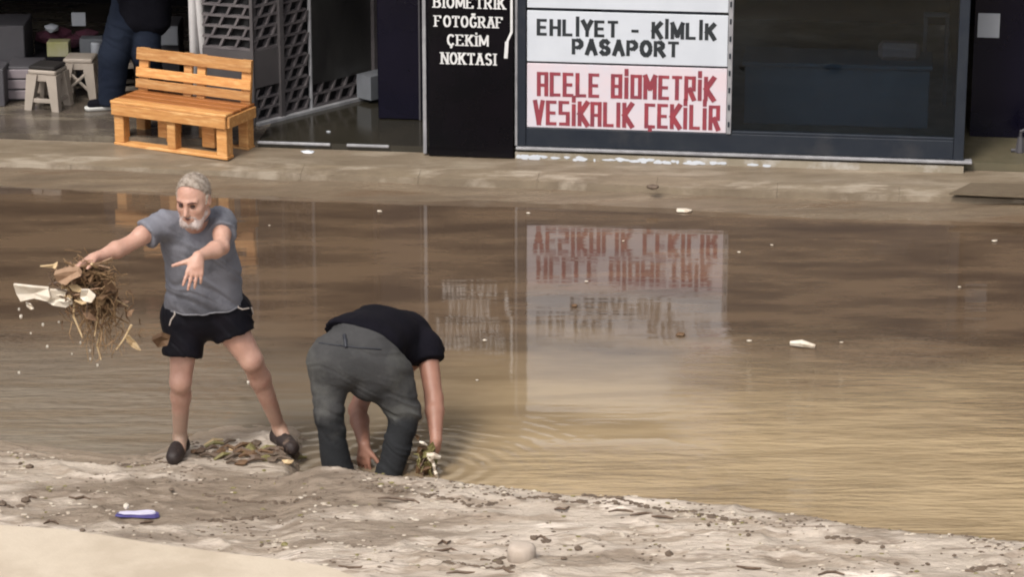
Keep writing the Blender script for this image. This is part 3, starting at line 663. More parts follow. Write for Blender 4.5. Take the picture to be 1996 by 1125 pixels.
panel(zA1+.02, zA1+.37, M['white_panel'], 'plain white sign board cut off by the top edge above the black lettered one')
if zA1+.54 < PT-.09: panel(zA1+.375, zA1+.54, M['white_panel'], 'second plain white board, reflected in the water under the window')
for k in range(3):
    a = pu0+(pu1-pu0)*(k*.34+.03); wpart('clip', M['frame'], (a, a+(pu1-pu0)*.25, zA1+.006, zA1+.012, -.02, -.012), b=0)

# ---- black upright sign
bs = thing('black_sign', 'tall glossy black sign board with white serif lettering beside the shop window', 'sign', W((uSG0+uSG1)/2, 0, PZ))
zb = Sz(900, 304); q = MB(); sbox(q, Su(836), uSG1-.004, max(zb, PZ+.012), PT, -.06, .03, b=.004); q.make('board', M['black_gloss'], bs, world_co=True)
q = MB(); sbox(q, Su(825), Su(832), max(Sz(828, 298), PZ+.012), PT, -.05, .02, b=.003); q.make('edge_strip', M['light_strip'], bs, world_co=True)
NB = .0302
for tx, x0, x1, yb, yt in (('BİOMETRİK', 848, 984, 13, -8), ('FOTOĞRAF', 850, 980, 50, 30), ('ÇEKİM', 874, 951, 87, 67), ('NOKTASI', 862, 966, 123, 102)):
    z0 = Sz(x0, yb, .03); h = Sz(x0, yt, .03)-z0
    lettering(tx, SER, Su(x0, .03), Su(x1, .03), z0, h, .013, .0065, NB, serif=True).make('lettering', M['letter_white'], bs, world_co=True)
q = MB(); pl = [(997, -60), (997, 62), (988, 82), (986, 112)]
for i, (a, b_) in enumerate(zip(pl[:-1], pl[1:])):
    A = Vector(SP(a[0], a[1], .03)); B = Vector(SP(b_[0], b_[1], .03)); d = (B-A).normalized(); pr = Vector((-d.y, d.x))*(.008 if i < 2 else .012)
    q.prism([tuple(A-pr-d*.004), tuple(B-pr+d*.004), tuple(B+pr+d*.004), tuple(A+pr-d*.004)], W(0, NB, 0), SU, Zv, SN, .0015+.0004*i)
q.make('bracket_line', M['letter_white'], bs, world_co=True)

# ---- inside the photo shop
def fbox(name, m_, label, cat, u0, u1, z0, z1, n0, n1, b=.006, group=None, extra=None):
    q = MB(); sbox(q, u0, u1, z0, z1, n0, n1, b=b); 
    return q.based(name, m_, label, cat, group)
FZ2 = FLOOR+.012
cn = thing('counter', 'low dark counter behind the glass of the shop window', 'counter', W(Su(1600), -.9, FZ2))
def cpart(nm, mm, *bx, par=cn, b=.005):
    q = MB(); sbox(q, *bx, b=b); return q.make(nm, mm, par, world_co=True)
cz = SP(1600, 122, -.9)[1]
cpart('counter_body', M['counter'], Su(1450, -.9), Su(1810, -.9), FZ2, cz-.03, -1.3, -.9); cpart('counter_top', M['counter'], Su(1445, -.9), Su(1815, -.9), cz-.029, cz, -1.34, -.87)
q = MB(); A = SP(1712, 96, -1.0); B = SP(1795, 66, -1.0); sbox(q, A[0], B[0], cz+.001, cz+.12, -1.15, -1.0, b=.03)
q.based('soft_parcel', M['pink_thing'], 'dim pinkish parcel lying on the counter behind the window glass', 'parcel')
q = MB(); A = SP(1800, 52, -1.6); B = SP(1852, 24, -1.6)
sbox(q, A[0], B[0], B[1]-.03, B[1], -1.62, -1.58, b=.004); sbox(q, B[0]-.03, B[0], A[1]-.1, B[1]-.031, -1.62, -1.58, b=.004); sbox(q, A[0], A[0]+.03, FZ2, B[1]-.031, -1.62, -1.58, b=.004); sbox(q, B[0]-.03, B[0], FZ2, A[1]-.101, -1.62, -1.58, b=0.004)
q.based('display_rail', M['box_grey'], 'dim metal rail standing at the right of the room behind the window', 'display rail')
# right doorway
A = SP(1905, 74, -.7); B = SP(1950, 28, -.7)
dg = thing('glass_door', 'open dark glass door at the right edge with a pale paper notice on it', 'door', W(Su(1940), -.7, FZ2))
q = MB(); sbox(q, Su(1893, -.7), Su(2120, -.7), FZ2, 2.2, -.745, -.735, b=0); q.make('pane', M['navy_glass'], dg, world_co=True)
q = MB(); sbox(q, A[0], B[0], A[1], B[1], -.7345, -.730, b=.0); q.based('paper_notice', M['paper'], 'pale square paper notice stuck on the dark door at the right edge', 'notice')
q = MB(); c = G(1988, 296, FZ2)
q.tube([c, c+Vector((0, 0, .10))], [.035, .02], 8); q.tube([c+Vector((0, 0, .10)), c+Vector((0, 0, .14)), c+Vector((.05, 0, .16))], .012, 6); q.tube([c+Vector((-.06, .0, .012)), c+Vector((.07, 0, .012))], .012, 6)
q.based('door_stop', M['box_grey'], 'small grey door stop on the olive floor of the right doorway', 'door stop')
# sunken ramp / grate in the pavement right
gp = [G(1850, 378, PZ+.004), G(1893, 357, PZ+.004), G(2150, 362, PZ+.004), G(2150, 392, PZ+.004)]
mb = MB(); n4 = len(gp); mb.add([p+Vector((0, 0, -.004)) for p in gp]+[p+Vector((0, 0, .004)) for p in gp], [tuple(range(n4, 2*n4)), (3, 2, 1, 0)]+[(i, (i+1) % n4, n4+(i+1) % n4, n4+i) for i in range(n4)])
gm = MB(); e = [(gp[0]+gp[3])/2, (gp[1]+gp[2])/2]
mb.v = [Vector(p) for p in mb.v]
M['mat_brown'] = mat('brown_mat', (.10, .072, .045), (.15, .115, .075), 9, .8, bump=.006, bscale=40, stretch=(1, 4, 1))
mb.based('door_mat', M['mat_brown'], 'dark brown mat lying on the pavement at the right edge before the doorway', 'mat')

# ---- lobby: wall with lattice running back, pole, dark door
LA = G(500, 245, FLOOR); LB = G(735, 186, FLOOR)
LUv = (LB-LA); LLEN = Vector((LUv.x, LUv.y, 0)).length; LU = Vector((LUv.x, LUv.y, 0)).normalized(); LN = Vector((LU.y, -LU.x, 0))
def lp_(px, py): p = on_plane(px, py, LA, LN); return (p-LA).dot(LU), p.z
def lu(px): return lp_(px, 150)[0]
def lbox(mb, a, b, z0, z1, n0, n1):
    n0, n1 = min(n0, n1), max(n0, n1)
    f = lambda u, n, z: Vector((LA.x, LA.y, 0))+LU*u+LN*n+Zv*z
    return mb.hexa([f(a, n1, z0), f(b, n1, z0), f(b, n0, z0), f(a, n0, z0), f(a, n1, z1), f(b, n1, z1), f(b, n0, z1), f(a, n0, z1)])
lw = thing('lattice_wall', 'grey partition with staggered brick lattice running back beside the wet lobby floor', 'partition', LA)
def lpart(nm, mm, *bx, par=lw):
    q = MB()
    for b_ in bx: lbox(q, *b_)
    return q.make(nm, mm, par, world_co=True)
LT = 2.28
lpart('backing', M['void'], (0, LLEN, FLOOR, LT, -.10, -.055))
lpart('base_strip', M['light_strip'], (0, LLEN, FLOOR+.001, FLOOR+.022, -.05, .03))
def lattice(u0, u1, z0, z1, du=.115, dz=.075):
    q = MB(); row = 0; z = z0
    while z < z1:
        lbox(q, u0, u1, z, z+.016, -.05, -.012)
        u = u0+(du/2 if row % 2 else 0)
        while u < u1-.01:
            f = lambda uu, n, zz: Vector((LA.x, LA.y, 0))+LU*uu+LN*n+Zv*zz
            a, b_ = u+.004, u+.022; sk = .028
            q.hexa([f(a, -.010, z+.017), f(b_, -.010, z+.017), f(b_, -.05, z+.017), f(a, -.05, z+.017), f(a+sk, -.010, z+dz-.001), f(b_+sk, -.010, z+dz-.001), f(b_+sk, -.05, z+dz-.001), f(a+sk, -.05, z+dz-.001)])
            u += du
        z += dz; row += 1
    q.make('lattice_panel', M['lattice'], lw, world_co=True)
uP = [0, 0, lu(545), lu(553), lu(602), lu(612), lu(726), lu(735)]
zc = lp_(500, 100)[1]; zd = lp_(500, 178)[1]
lattice(.0, uP[2], zc, LT); lattice(.0, uP[2], FLOOR+.024, zd)
# the short leg of the partition that faces the street, left of the corner
LC = G(398, 236, FLOOR); s_LA, s_LU, s_LN = LA, LU, LN
LU = Vector((LA.x-LC.x, LA.y-LC.y, 0)); LL2 = LU.length; LU.normalize(); LN = Vector((LU.y, -LU.x, 0)); LA = LC
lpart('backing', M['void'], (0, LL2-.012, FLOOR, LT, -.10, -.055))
lattice(.0, LL2-.03, zc, LT); lpart('solid_plate', M['lattice_plate'], (0, LL2-.03, FLOOR+.001, zc-.002, -.05, -.006)); lpart('post', M['lattice_plate'], (LL2-.028, LL2-.006, FLOOR+.001, LT, -.05, .012))
LA, LU, LN = s_LA, s_LU, s_LN
lpart('solid_plate', M['lattice_plate'], (0, uP[2], zd+.02, zc-.002, -.05, -.006))
lpart('post', M['lattice_plate'], (uP[2]+.001, uP[3]-.001, FLOOR+.022, LT, -.05, .012))
lattice(uP[3], uP[4], FLOOR+.024, LT, .105, .078)
zg = lp_(670, 152)[1]
lattice(uP[5], uP[6]-.10, FLOOR+.024, zg, .12, .085)
lpart('grey_plate', M['grey_glass'], (uP[5], uP[6], zg+.002, LT, -.05, -.01))
lpart('post', M['lattice'], (uP[6]+.002, uP[7]-.004, lp_(730, 150)[1], LT, -.05, .02))
pb = G(607, 214, FLOOR); q = MB().tube([Vector((pb.x, pb.y-.03, FLOOR+.0)), Vector((pb.x, pb.y-.03, LT))], .014, 10)
q.based('steel_pole', M['light_strip'], 'slim pale upright pole in front of the lattice partition', 'pole', smooth=False)
a0, b0 = lp_(692, 189)[0], lp_(734, 180)[0]
q = MB(); lbox(q, a0, b0, FLOOR+.03, FLOOR+.03+.17, .02, .16); 
wb = q.based('white_box', M['box_pale'], 'small pale box at the foot of the grey partition beside the dark door', 'box')
sd_ = thing('dark_door', 'dark navy door leaf between the grey partition and the black sign', 'door', W(Su(780), -.75, FLOOR))
q = MB(); sbox(q, Su(737, -.75), Su(860, -.75), FLOOR+.004, LT, -.80, -.75, b=.005); q.make('leaf', M['navy_glass'], sd_, world_co=True)
q = MB(); sbox(q, Su(816, -.72), Su(819, -.72), FLOOR+.004, LT, -.745, -.735, b=0); q.make('edge_strip', M['box_grey'], sd_, world_co=True)

# ---- pallet bench
bA = G(222, 283, PZ); bB = G(441, 313, PZ); bd = (bB-bA); BL = bd.length; bang = math.atan2(bd.y, bd.x)
bench = thing('pallet_bench', 'orange stained wooden pallet bench with slatted back on the far pavement', 'bench', bA, bang)
BX = BL; BD = .37; SH = .315; BH = .61
def bp(nm, x0, y0, z0, x1, y1, z1, m_=None, b=.004, Mx=None):
    return MB().box(x0, y0, z0, x1, y1, z1, b, Mx).make(nm, m_ or M['wood'], bench)
# legs
for x0, x1 in ((.0, .075), (.42, .485), (BX-.08, BX)):
    bp('leg', x0, .012, .0225, x1, .09, SH-.09)
for x0, x1 in ((.0, .07), (.24, .32), (.50, .58), (BX-.075, BX)):
    bp('leg', x0, BD-.09, .0225, x1, BD-.012, SH-.09)
bp('leg', .25, .16, .0225, .33, .22, SH-.09); bp('leg', .60, .16, .0225, .70, .22, SH-.09)
bp('bottom_board', -.004, .006, .0, BX+.004, .094, .022); bp('bottom_board', -.004, BD-.094, .0, BX+.004, BD-.006, .022)
bp('apron', -.006, -.012, SH-.10, BX+.006, .012, SH-.022); bp('side_board', BX+.001, .013, SH-.10, BX+.022, BD-.01, SH-.022); bp('side_board', -.022, .013, SH-.10, -.001, BD-.01, SH-.022)
for k in range(4):
    y0 = -.012+k*.095; bp('seat_slat', -.012, y0, SH-.021, BX+.012, y0+.086, SH, M['wood_dark'] if k else M['wood'])
tilt = Matrix.Translation((0, BD-.055, SH)) @ Matrix.Rotation(R(-7), 4, 'X')
for x0, x1 in ((.0, .075), (BX/2-.085, BX/2-.02), (BX/2+.02, BX/2+.085), (BX-.075, BX)):
    bp('back_post', x0, .003, -.02, x1, .028, BH-SH, None, .003, tilt)
for z0, z1 in ((.020, .082), (.096, .160), (BH-SH-.082, BH-SH)):
    bp('back_slat', -.01, -.020, z0, BX+.01, .002, z1, None, .003, tilt)

# ---- two white poles behind the bench, meeting above
pw = thing('white_poles', 'pair of white painted poles leaning together behind the bench', 'pole', G(392, 215, FLOOR))
for x0, x1, w in ((380, 374, .034), (400, 385, .034)):
    a = VY(x0, 118, pw.location.y); b_ = VY(x1, -30, pw.location.y); t_ = (b_-a)
    lo_ = a-t_*((a.z-FLOOR)/t_.z); hi_ = a+t_*((2.2-a.z)/t_.z)
    q = MB().tube([lo_, b_, b_+Vector((0, 0, .9))], [w+.004, w-.004, w-.004], 10); q.make('pole', M['pole_white'], pw, world_co=True, smooth=True)

# ---- things inside the left shop
def stool(label, px, py, rot, xback=False, h=.30):
    t_ = thing('plastic_stool', label, 'stool', G(px, py, FLOOR), rot, None); w = .092; wb_ = .122
    m_ = M['plastic_white']
    MB().box(-w-.012, -w-.012, h-.03, w+.012, w+.012, h, .008).make('seat', m_, t_)
    for sx, sy in ((-1, -1), (1, -1), (1, 1), (-1, 1)):
        q = MB(); a, b_ = .026, .040
        tp = Vector((sx*(w-.02), sy*(w-.02), h-.031)); bt = Vector((sx*(wb_-.018), sy*(wb_-.018), 0))
        q.hexa([bt+Vector((-a, -a, 0)), bt+Vector((a, -a, 0)), bt+Vector((a, a, 0)), bt+Vector((-a, a, 0)), tp+Vector((-b_, -b_, 0)), tp+Vector((b_, -b_, 0)), tp+Vector((b_, b_, 0)), tp+Vector((-b_, b_, 0))]).make('leg', m_, t_)
    for ax in range(4):
        Mr = Matrix.Rotation(ax*math.pi/2, 4, 'Z'); q = MB()
        q.box(-w+.015, -w-.006, h-.08, w-.015, -w+.006, h-.031, .003, Mr)
        if xback:
            for s_ in (-1, 1):
                a = Mr @ Vector((-s_*.06, -w-.012+s_*.004, h-.10)); b_ = Mr @ Vector((s_*.08, -w-.026+s_*.004, h-.23)); MB().tube([a, b_], .011, 6).make('brace', m_, t_)
        else: MB().box(-wb_+.03, -wb_+.004, .055, wb_-.03, -wb_+.02, .085, .003, Mr).make('foot_rail', m_, t_)
        q.make('rail', m_, t_)
    return t_
s1 = stool('cream plastic stool with a black cushion, nearest in the left shop', 96, 208, R(-16), h=.285)
c = s1.location; q = MB(); 
MB().box(-.10, -.10, .286, .10, .10, .312, .010, Matrix.Translation(c) @ Matrix.Rotation(R(-16), 4, 'Z')).based('cushion', M['cushion'], 'black cushion lying on the nearest cream plastic stool', 'cushion')
stool('greyish plastic stool with crossed side braces standing behind the cream one', 160, 186, R(-4), True, .29)
stool('pale plastic stool half hidden behind the standing person and the bench', 250, 184, R(12), False, .29)
def shopbox(name, m_, label, cat, px0, px1, py_top, py_foot, depth=.3, z0=FLOOR, b=.006, group=None):
    p = G((px0+px1)/2, py_foot, z0); a = VY(px0, py_foot, p.y); c = VY(px1, py_foot, p.y); tz = VY((px0+px1)/2, py_top, p.y).z
    return MB().box(a.x, p.y, z0, c.x, p.y+depth, tz, b).based(name, m_, label, cat, group), tz, p.y
dr = thing('drawer_unit', 'lilac grey plastic drawer unit left of the cream stool', 'drawers', G(45, 196, FLOOR))
p = G(45, 196, FLOOR); a = VY(14, 190, p.y); c = VY(80, 190, p.y); tz = VY(45, 130, p.y).z
MB().box(a.x, p.y, FLOOR, c.x, p.y+.3, tz, .006).make('case', M['box_grey'], dr, world_co=True)
for k in range(3):
    z0 = FLOOR+.015+k*(tz-FLOOR-.02)/3; MB().box(a.x+.01, p.y-.018, z0, c.x-.01, p.y-.001, z0+(tz-FLOOR-.02)/3-.012, .004).make('drawer', M['drawer'], dr, world_co=True)
shopbox('cabinet', M['box_grey'], 'grey cabinet with a plain front at the left edge of the shop', 'cabinet', -60, 52, 50, 172, .4)
shopbox('storage_bin', M['box_grey'], 'low grey bin at the very left edge beside the drawers', 'bin', -70, 10, 135, 208, .25)
tb, tzz, ty = shopbox('work_table', M['dark_wall'], 'dark work table piled with goods behind the stools', 'table', 62, 250, 112, 168, .55, b=.01)
def onbox(name, m_, label, cat, px0, px1, py0, py1, dy=0.0, depth=.12, b=.004):
    y = ty+dy; a = VY(px0, py1, y); c = VY(px1, py0, y); return MB().box(a.x, y, tzz+.001, c.x, y+depth, max(c.z, tzz+.03), b).based(name, m_, label, cat)
onbox('carton', M['label_green'], 'small carton with a yellow green label on the dark table', 'box', 92, 133, 82, 112, .02)
onbox('carton', M['box_pale'], 'grey carton with a pale cup before it on the dark table', 'box', 156, 200, 76, 112, .10)
pc = VY(187, 100, ty+.04); MB().lathe([(.032, 0), (.038, .03), (.038, .09), (.034, .10)], (pc.x, ty+.05, tzz+.001), 16).based('cup', M['paper'], 'pale round cup in front of the grey carton', 'cup', smooth=True)
cl = MB(); rr = random.Random(4)
for k in range(7):
    p = VY(92+k*13, 66+rr.uniform(-6, 10), ty+.28); cl.blob((p.x, ty+.30+rr.uniform(-.05, .05), p.z-.02), .075, k, .2, (1.2, .8, .7))
M['cl'] = M['maroon']; cl.based('cloth_pile', M['maroon'], 'dark maroon pile of cloth heaped on the back of the table', 'cloth')
shopbox('goods_stack', M['dark_wall'], 'dark stack of goods at the back of the table', 'boxes', 70, 205, 78, 150, .2)
q = MB(); pz = VY(105, 45, ty+.35); q.blob((pz.x, ty+.2, pz.z), .055, 9, .2, (1.1, .8, .6)); q.based('cap', M['paper'], 'pale cap lying on top of the maroon cloth pile', 'cap')
a = VY(140, 50, ty+.3); c = VY(166, 24, ty+.3); MB().box(a.x, ty+.3, a.z, c.x, ty+.31, c.z).based('paper_card', M['paper'], 'grey blue paper card hanging above the dark table', 'card')
shopbox('cabinet', M['box_grey'], 'dim grey cabinet right of the standing person behind the bench', 'cabinet', 280, 352, 48, 160, .3)
y_ = G(330, 160, FLOOR).y-.05; a = VY(314, 88, y_); c = VY(346, 52, y_); MB().box(a.x, y_, a.z, c.x, y_+.03, c.z, .004).based('white_board', M['paper'], 'pale board leaning on the dim cabinet behind the bench', 'board')
# ================================================================== BODIES: one implicit surface each
class Body:
    def __init__(s): s.p = []
    def rc(s, a, b, ra, rb=None, k=.02, flat=0, sub=False):
        s.p.append(('rc', np.array(a, float), np.array(b, float), ra, ra if rb is None else rb, k, flat, sub)); return s
    def el(s, c, r, rot=None, k=.02, sub=False):
        m = np.array(rot.to_3x3() if rot is not None else Matrix.Identity(3)); s.p.append(('el', np.array(c, float), np.array(r, float), m, None, k, 0, sub)); return s
    def mesh(s, h, folds=None, cuts=()):
        lo = np.full(3, 1e9); hi = -lo
        for q in s.p:
            if q[7]: continue
            if q[0] == 'rc': r = max(q[3], q[4]); pts = [q[1]-r, q[1]+r, q[2]-r, q[2]+r]
            else: r = q[2].max(); pts = [q[1]-r, q[1]+r]
            for c in pts: lo = np.minimum(lo, c); hi = np.maximum(hi, c)
        lo -= 4*h; hi += 4*h; n = np.ceil((hi-lo)/h).astype(int)+1
        D = np.full(n, .3, dtype=np.float32); ax = [(lo[i]+np.arange(n[i])*h).astype(np.float32) for i in range(3)]
        for q in s.p:
            k = q[5]; mg = .03+k*1.5
            if q[0] == 'rc': r = max(q[3], q[4]); l = np.minimum(q[1], q[2])-r-mg; u = np.maximum(q[1], q[2])+r+mg
            else: r = q[2].max(); l = q[1]-r-mg; u = q[1]+r+mg
            i0 = np.clip(np.floor((l-lo)/h).astype(int), 0, n); i1 = np.clip(np.ceil((u-lo)/h).astype(int), 0, n)
            if (i1 <= i0).any(): continue
            X = ax[0][i0[0]:i1[0]][:, None, None]; Y = ax[1][i0[1]:i1[1]][None, :, None]; Z = ax[2][i0[2]:i1[2]][None, None, :]
            if q[0] == 'rc':
                a, b = q[1], q[2]; ab = b-a; L2 = float(ab @ ab)+1e-12
                t = ((X-a[0])*ab[0]+(Y-a[1])*ab[1]+(Z-a[2])*ab[2])/L2; tc = np.clip(t, 0, 1)
                d = np.sqrt((X-a[0]-tc*ab[0])**2+(Y-a[1]-tc*ab[1])**2+(Z-a[2]-tc*ab[2])**2)-(q[3]+(q[4]-q[3])*tc)
                L = L2**.5
                if q[6] in (1, 3): d = np.maximum(d, (t-1)*L)
                if q[6] in (2, 3): d = np.maximum(d, -t*L)
            else:
                m = q[3]; x, y, z = X-q[1][0], Y-q[1][1], Z-q[1][2]
                lx = x*m[0][0]+y*m[1][0]+z*m[2][0]; ly = x*m[0][1]+y*m[1][1]+z*m[2][1]; lz = x*m[0][2]+y*m[1][2]+z*m[2][2]
                r_ = q[2]; k0 = np.sqrt((lx/r_[0])**2+(ly/r_[1])**2+(lz/r_[2])**2); k1 = np.sqrt((lx/r_[0]**2)**2+(ly/r_[1]**2)**2+(lz/r_[2]**2)**2)+1e-9
                d = k0*(k0-1)/k1
            sl = (slice(i0[0], i1[0]), slice(i0[1], i1[1]), slice(i0[2], i1[2])); c = D[sl]
            if q[7]:
                d = -d; hh = np.maximum(k-np.abs(c-d), 0)/max(k, 1e-6); D[sl] = np.maximum(c, d)+hh*hh*k/4
            else:
                hh = np.maximum(k-np.abs(c-d), 0)/max(k, 1e-6); D[sl] = np.minimum(c, d)-hh*hh*k/4
        for (o, nn) in cuts:
            o = np.array(o, float); nn = np.array(nn, float); nn /= np.linalg.norm(nn)
            pl = (ax[0][:, None, None]-o[0])*nn[0]+(ax[1][None, :, None]-o[1])*nn[1]+(ax[2][None, None, :]-o[2])*nn[2]
            D = np.maximum(D, pl.astype(np.float32))
        # surface nets
        I = D < 0
        near = np.zeros([k-1 for k in n], dtype=np.int8)
        for dx in (0, 1):
            for dy in (0, 1):
                for dz in (0, 1): near += I[dx:n[0]-1+dx, dy:n[1]-1+dy, dz:n[2]-1+dz]
        act = (near > 0) & (near < 8); cells = np.argwhere(act); idx = np.full(act.shape, -1, dtype=np.int32); idx[act] = np.arange(len(cells))
        acc = np.zeros((len(cells), 3)); cnt = np.zeros(len(cells))
        cr = [(a, b, c) for a in (0, 1) for b in (0, 1) for c in (0, 1)]
        for a in cr:
            for axn in range(3):
                if a[axn]: continue
                b = list(a); b[axn] = 1
                da = D[cells[:, 0]+a[0], cells[:, 1]+a[1], cells[:, 2]+a[2]]; db = D[cells[:, 0]+b[0], cells[:, 1]+b[1], cells[:, 2]+b[2]]
                m_ = (da < 0) != (db < 0); t = np.where(m_, da/(da-db+1e-12), 0)
                p = np.tile(np.array(a, float), (len(cells), 1)); p[:, axn] = t
                acc[m_] += p[m_]; cnt[m_] += 1
        V = (cells+acc/np.maximum(cnt, 1)[:, None])*h+lo
        F = []
        for axn in range(3):
            o1, o2 = [(1, 2), (2, 0), (0, 1)][axn]
            sa = [slice(0, n[i]-1) for i in range(3)]; sa[o1] = slice(1, n[o1]-1); sa[o2] = slice(1, n[o2]-1); sb = list(sa); sb[axn] = slice(1, n[axn])
            A = I[tuple(sa)]; B = I[tuple(sb)]; e = np.argwhere(A != B); off = np.zeros(3, int); off[o1] = 1; off[o2] = 1; e = e+off
            fl = I[e[:, 0], e[:, 1], e[:, 2]]
            e1 = np.zeros(3, int); e1[o1] = 1; e2 = np.zeros(3, int); e2[o2] = 1
            g = lambda c: idx[c[:, 0], c[:, 1], c[:, 2]]
            qd = np.stack([g(e-e1-e2), g(e-e2), g(e), g(e-e1)], 1)
            F.append(np.where(fl[:, None], qd, qd[:, ::-1]))
        F = np.concatenate(F); F = F[(F >= 0).all(1)]
        # relax a little, then folds along the normals
        for it in range(2):
            s_ = np.zeros_like(V); c_ = np.zeros(len(V))
            for a in range(4):
                b = (a+1) % 4
                for i_, j_ in ((a, b), (b, a)):
                    for d_ in range(3): s_[:, d_] += np.bincount(F[:, i_], V[F[:, j_], d_], len(V))
                    c_ += np.bincount(F[:, i_], minlength=len(V))
            V = V*.5+.5*s_/np.maximum(c_, 1)[:, None]
        if folds is not None:
            N = np.zeros_like(V); fn = np.cross(V[F[:, 2]]-V[F[:, 0]], V[F[:, 3]]-V[F[:, 1]])
            for a in range(4):
                for d_ in range(3): N[:, d_] += np.bincount(F[:, a], fn[:, d_], len(V))
            N /= np.linalg.norm(N, axis=1)[:, None]+1e-12
            V = V+N*folds(V)[:, None]
        return V, F
    def build(s, name, h, m_, parent=None, folds=None, cuts=()):
        V, F = s.mesh(h, folds, cuts)
        if parent is not None: V = V-np.array(parent.location)
        return mesh_np(name, V, F, m_, parent)
def fold_fn(amp, dirv, freq, seed):
    dv = np.array(dirv, float); dv /= np.linalg.norm(dv)
    def f(V):
        t = V @ dv; o = np.cross(dv, [.3, .5, .8]); s1 = V @ o
        w = vnoise(V[:, 0]*5+V[:, 2]*4, V[:, 1]*5+V[:, 2]*3, seed, 3)
        a = vnoise(t*freq+w*1.6, s1*3.0, seed+1, 3)
        return amp*(np.abs(a)*-2.2+.55+.4*w)
    return f
def hand(B, wrist, d, palm_n, side=1, curl=(.5, .5, .5, .5), thumb_out=.9, s=1.0, spread=.10, tcurl=.3):
    """palm, four unequal fingers that bend towards palm_n, and a thumb leaving the side near the wrist"""
    d = Vector(d).normalized(); pn = Vector(palm_n); pn = (pn-d*pn.dot(d)).normalized(); sd_v = d.cross(pn)*side
    wr = Vector(wrist); kn = []
    B.rc(wr, wr+d*.03*s, .026*s, .028*s, .012)
    offs = (.034, .012, -.011, -.032); lens = (.068, .078, .072, .056); kl = (.086, .092, .088, .080); rad = (.0100, .0102, .0098, .0088)
    for o, kk in zip(offs, kl):
        k_ = wr+d*kk*s+sd_v*o*s; kn.append(k_); B.rc(wr+d*.022*s+sd_v*o*.55*s, k_, .0165*s, .0125*s, .012)
    B.el(wr+d*.048*s+pn*.004, (.030*s, .030*s, .020*s), None, .012)
    for i, (k_, L_, r_) in enumerate(zip(kn, lens, rad)):
        dd = (d+sd_v*spread*(1.5-i)).normalized(); p = k_; c = curl[i]
        for j, fr in enumerate((.45, .31, .24)):
            ax = dd.cross(pn).normalized(); dd = (Matrix.Rotation(c*(.7 if j == 0 else 1.0), 3, ax) @ dd).normalized()
            pn_l = pn
            q = p+dd*L_*fr*s; B.rc(p, q, r_*s*(1-.10*j), r_*s*(.92-.10*j), .004); p = q
    t0 = wr+d*.022*s+sd_v*.022*s; td = (d*.75+sd_v*thumb_out+pn*.25).normalized(); t1 = t0+td*.042*s
    td2 = (td+d*tcurl+pn*tcurl*.4).normalized(); t2 = t1+td2*.032*s; t3 = t2+(td2+d*tcurl).normalized()*.026*s
    B.rc(t0, t1, .0165*s, .0125*s, .010); B.rc(t1, t2, .0120*s, .0105*s, .004); B.rc(t2, t3, .0105*s, .0085*s, .003)
def head(B, c, rot, neck_from=None, s=1.0, nk=.056):
    """c: centre of the skull; rot: head frame, x its left side, y where the face looks, z up"""
    m = rot.to_3x3(); P = lambda x, y, z: Vector(c)+m @ Vector((x, y, z))*s
    if neck_from is not None: B.rc(neck_from, P(0, -.025, -.06), nk*1.08, nk, .03)
    B.el(P(0, -.014, .030), (.078*s, .098*s, .090*s), rot, .01)
    B.el(P(0, .022, -.030), (.066*s, .074*s, .082*s), rot, .03)
    B.el(P(0, .040, -.072), (.050*s, .050*s, .040*s), rot, .03)
    B.el(P(0, .070, -.098), (.024*s, .020*s, .018*s), rot, .02)
    for q in (-1, 1):
        B.el(P(q*.043, .052, -.022), (.024*s, .026*s, .022*s), rot, .02)
        B.rc(P(q*.058, .0, -.07), P(q*.030, .06, -.095), .020*s, .018*s, .025)
        B.el(P(q*.031, .092, .010), (.017*s, .016*s, .012*s), rot, .012, sub=True)
        B.rc(P(q*.012, .086, .030), P(q*.046, .070, .030), .0105*s, .009*s, .012)
        # ear: outer rim, hollow, lobe
        B.el(P(q*.082, -.004, .000), (.010*s, .021*s, .032*s), rot, .006)
        B.el(P(q*.091, -.001, .004), (.007*s, .011*s, .017*s), rot, .004, sub=True)
        B.el(P(q*.010, .101, -.034), (.009*s, .010*s, .008*s), rot, .006)
    B.rc(P(0, .088, .018), P(0, .112, -.026), .009*s, .0135*s, .010)
    B.rc(P(-.018, .086, -.060), P(.018, .086, -.060), .009*s, .009*s, .012)
    return P
from mathutils.bvhtree import BVHTree
def on_surface(o, pts, lift=.003):
    """points of a body surface met by the sight lines of photo pixels"""
    me = o.data; mw = o.parent.matrix_basis if o.parent else Matrix.Identity(4)
    bv = BVHTree.FromPolygons([mw @ v.co for v in me.vertices], [tuple(p.vertices) for p in me.polygons]); out = []
    for px, py in pts:
        r = ray(px, py).normalized(); h = bv.ray_cast(EYE, r, 60)
        if h[0] is not None: out.append(h[0]+h[1]*lift)
    return out
def seam(name, o, pts, r, m_, parent, lift=.003):
    ps = on_surface(o, pts, lift); b_ = Body()
    for a, c in zip(ps[:-1], ps[1:]): b_.rc(a, c, r, r, .002)
    if len(ps) > 1: return b_.build(name, .0022, m_, parent)
M['tee_hem'] = mat('pale_hem', (.20, .20, .22), (.17, .17, .19), 8, .9)
def hem_ring(o, cut, m_, parent, r=.0045):
    c0, n0 = Vector(cut[0])-parent.location, Vector(cut[1]).normalized()
    vs = [v.co for v in o.data.vertices if abs((v.co-c0).dot(n0)) < .006]
    c = sum(vs, Vector())/len(vs); bins = {}
    for v in vs:
        k = int((math.atan2(v.y-c.y, v.x-c.x)+math.pi)/(2*math.pi)*48) % 48
        if k not in bins or (v-c).length > (bins[k]-c).length: bins[k] = v
    ps = [bins[k] for k in sorted(bins)]; ps.append(ps[0]); q = MB()
    q.tube(ps, r, 6, cap=False); q.make('hem', m_, parent, smooth=True)
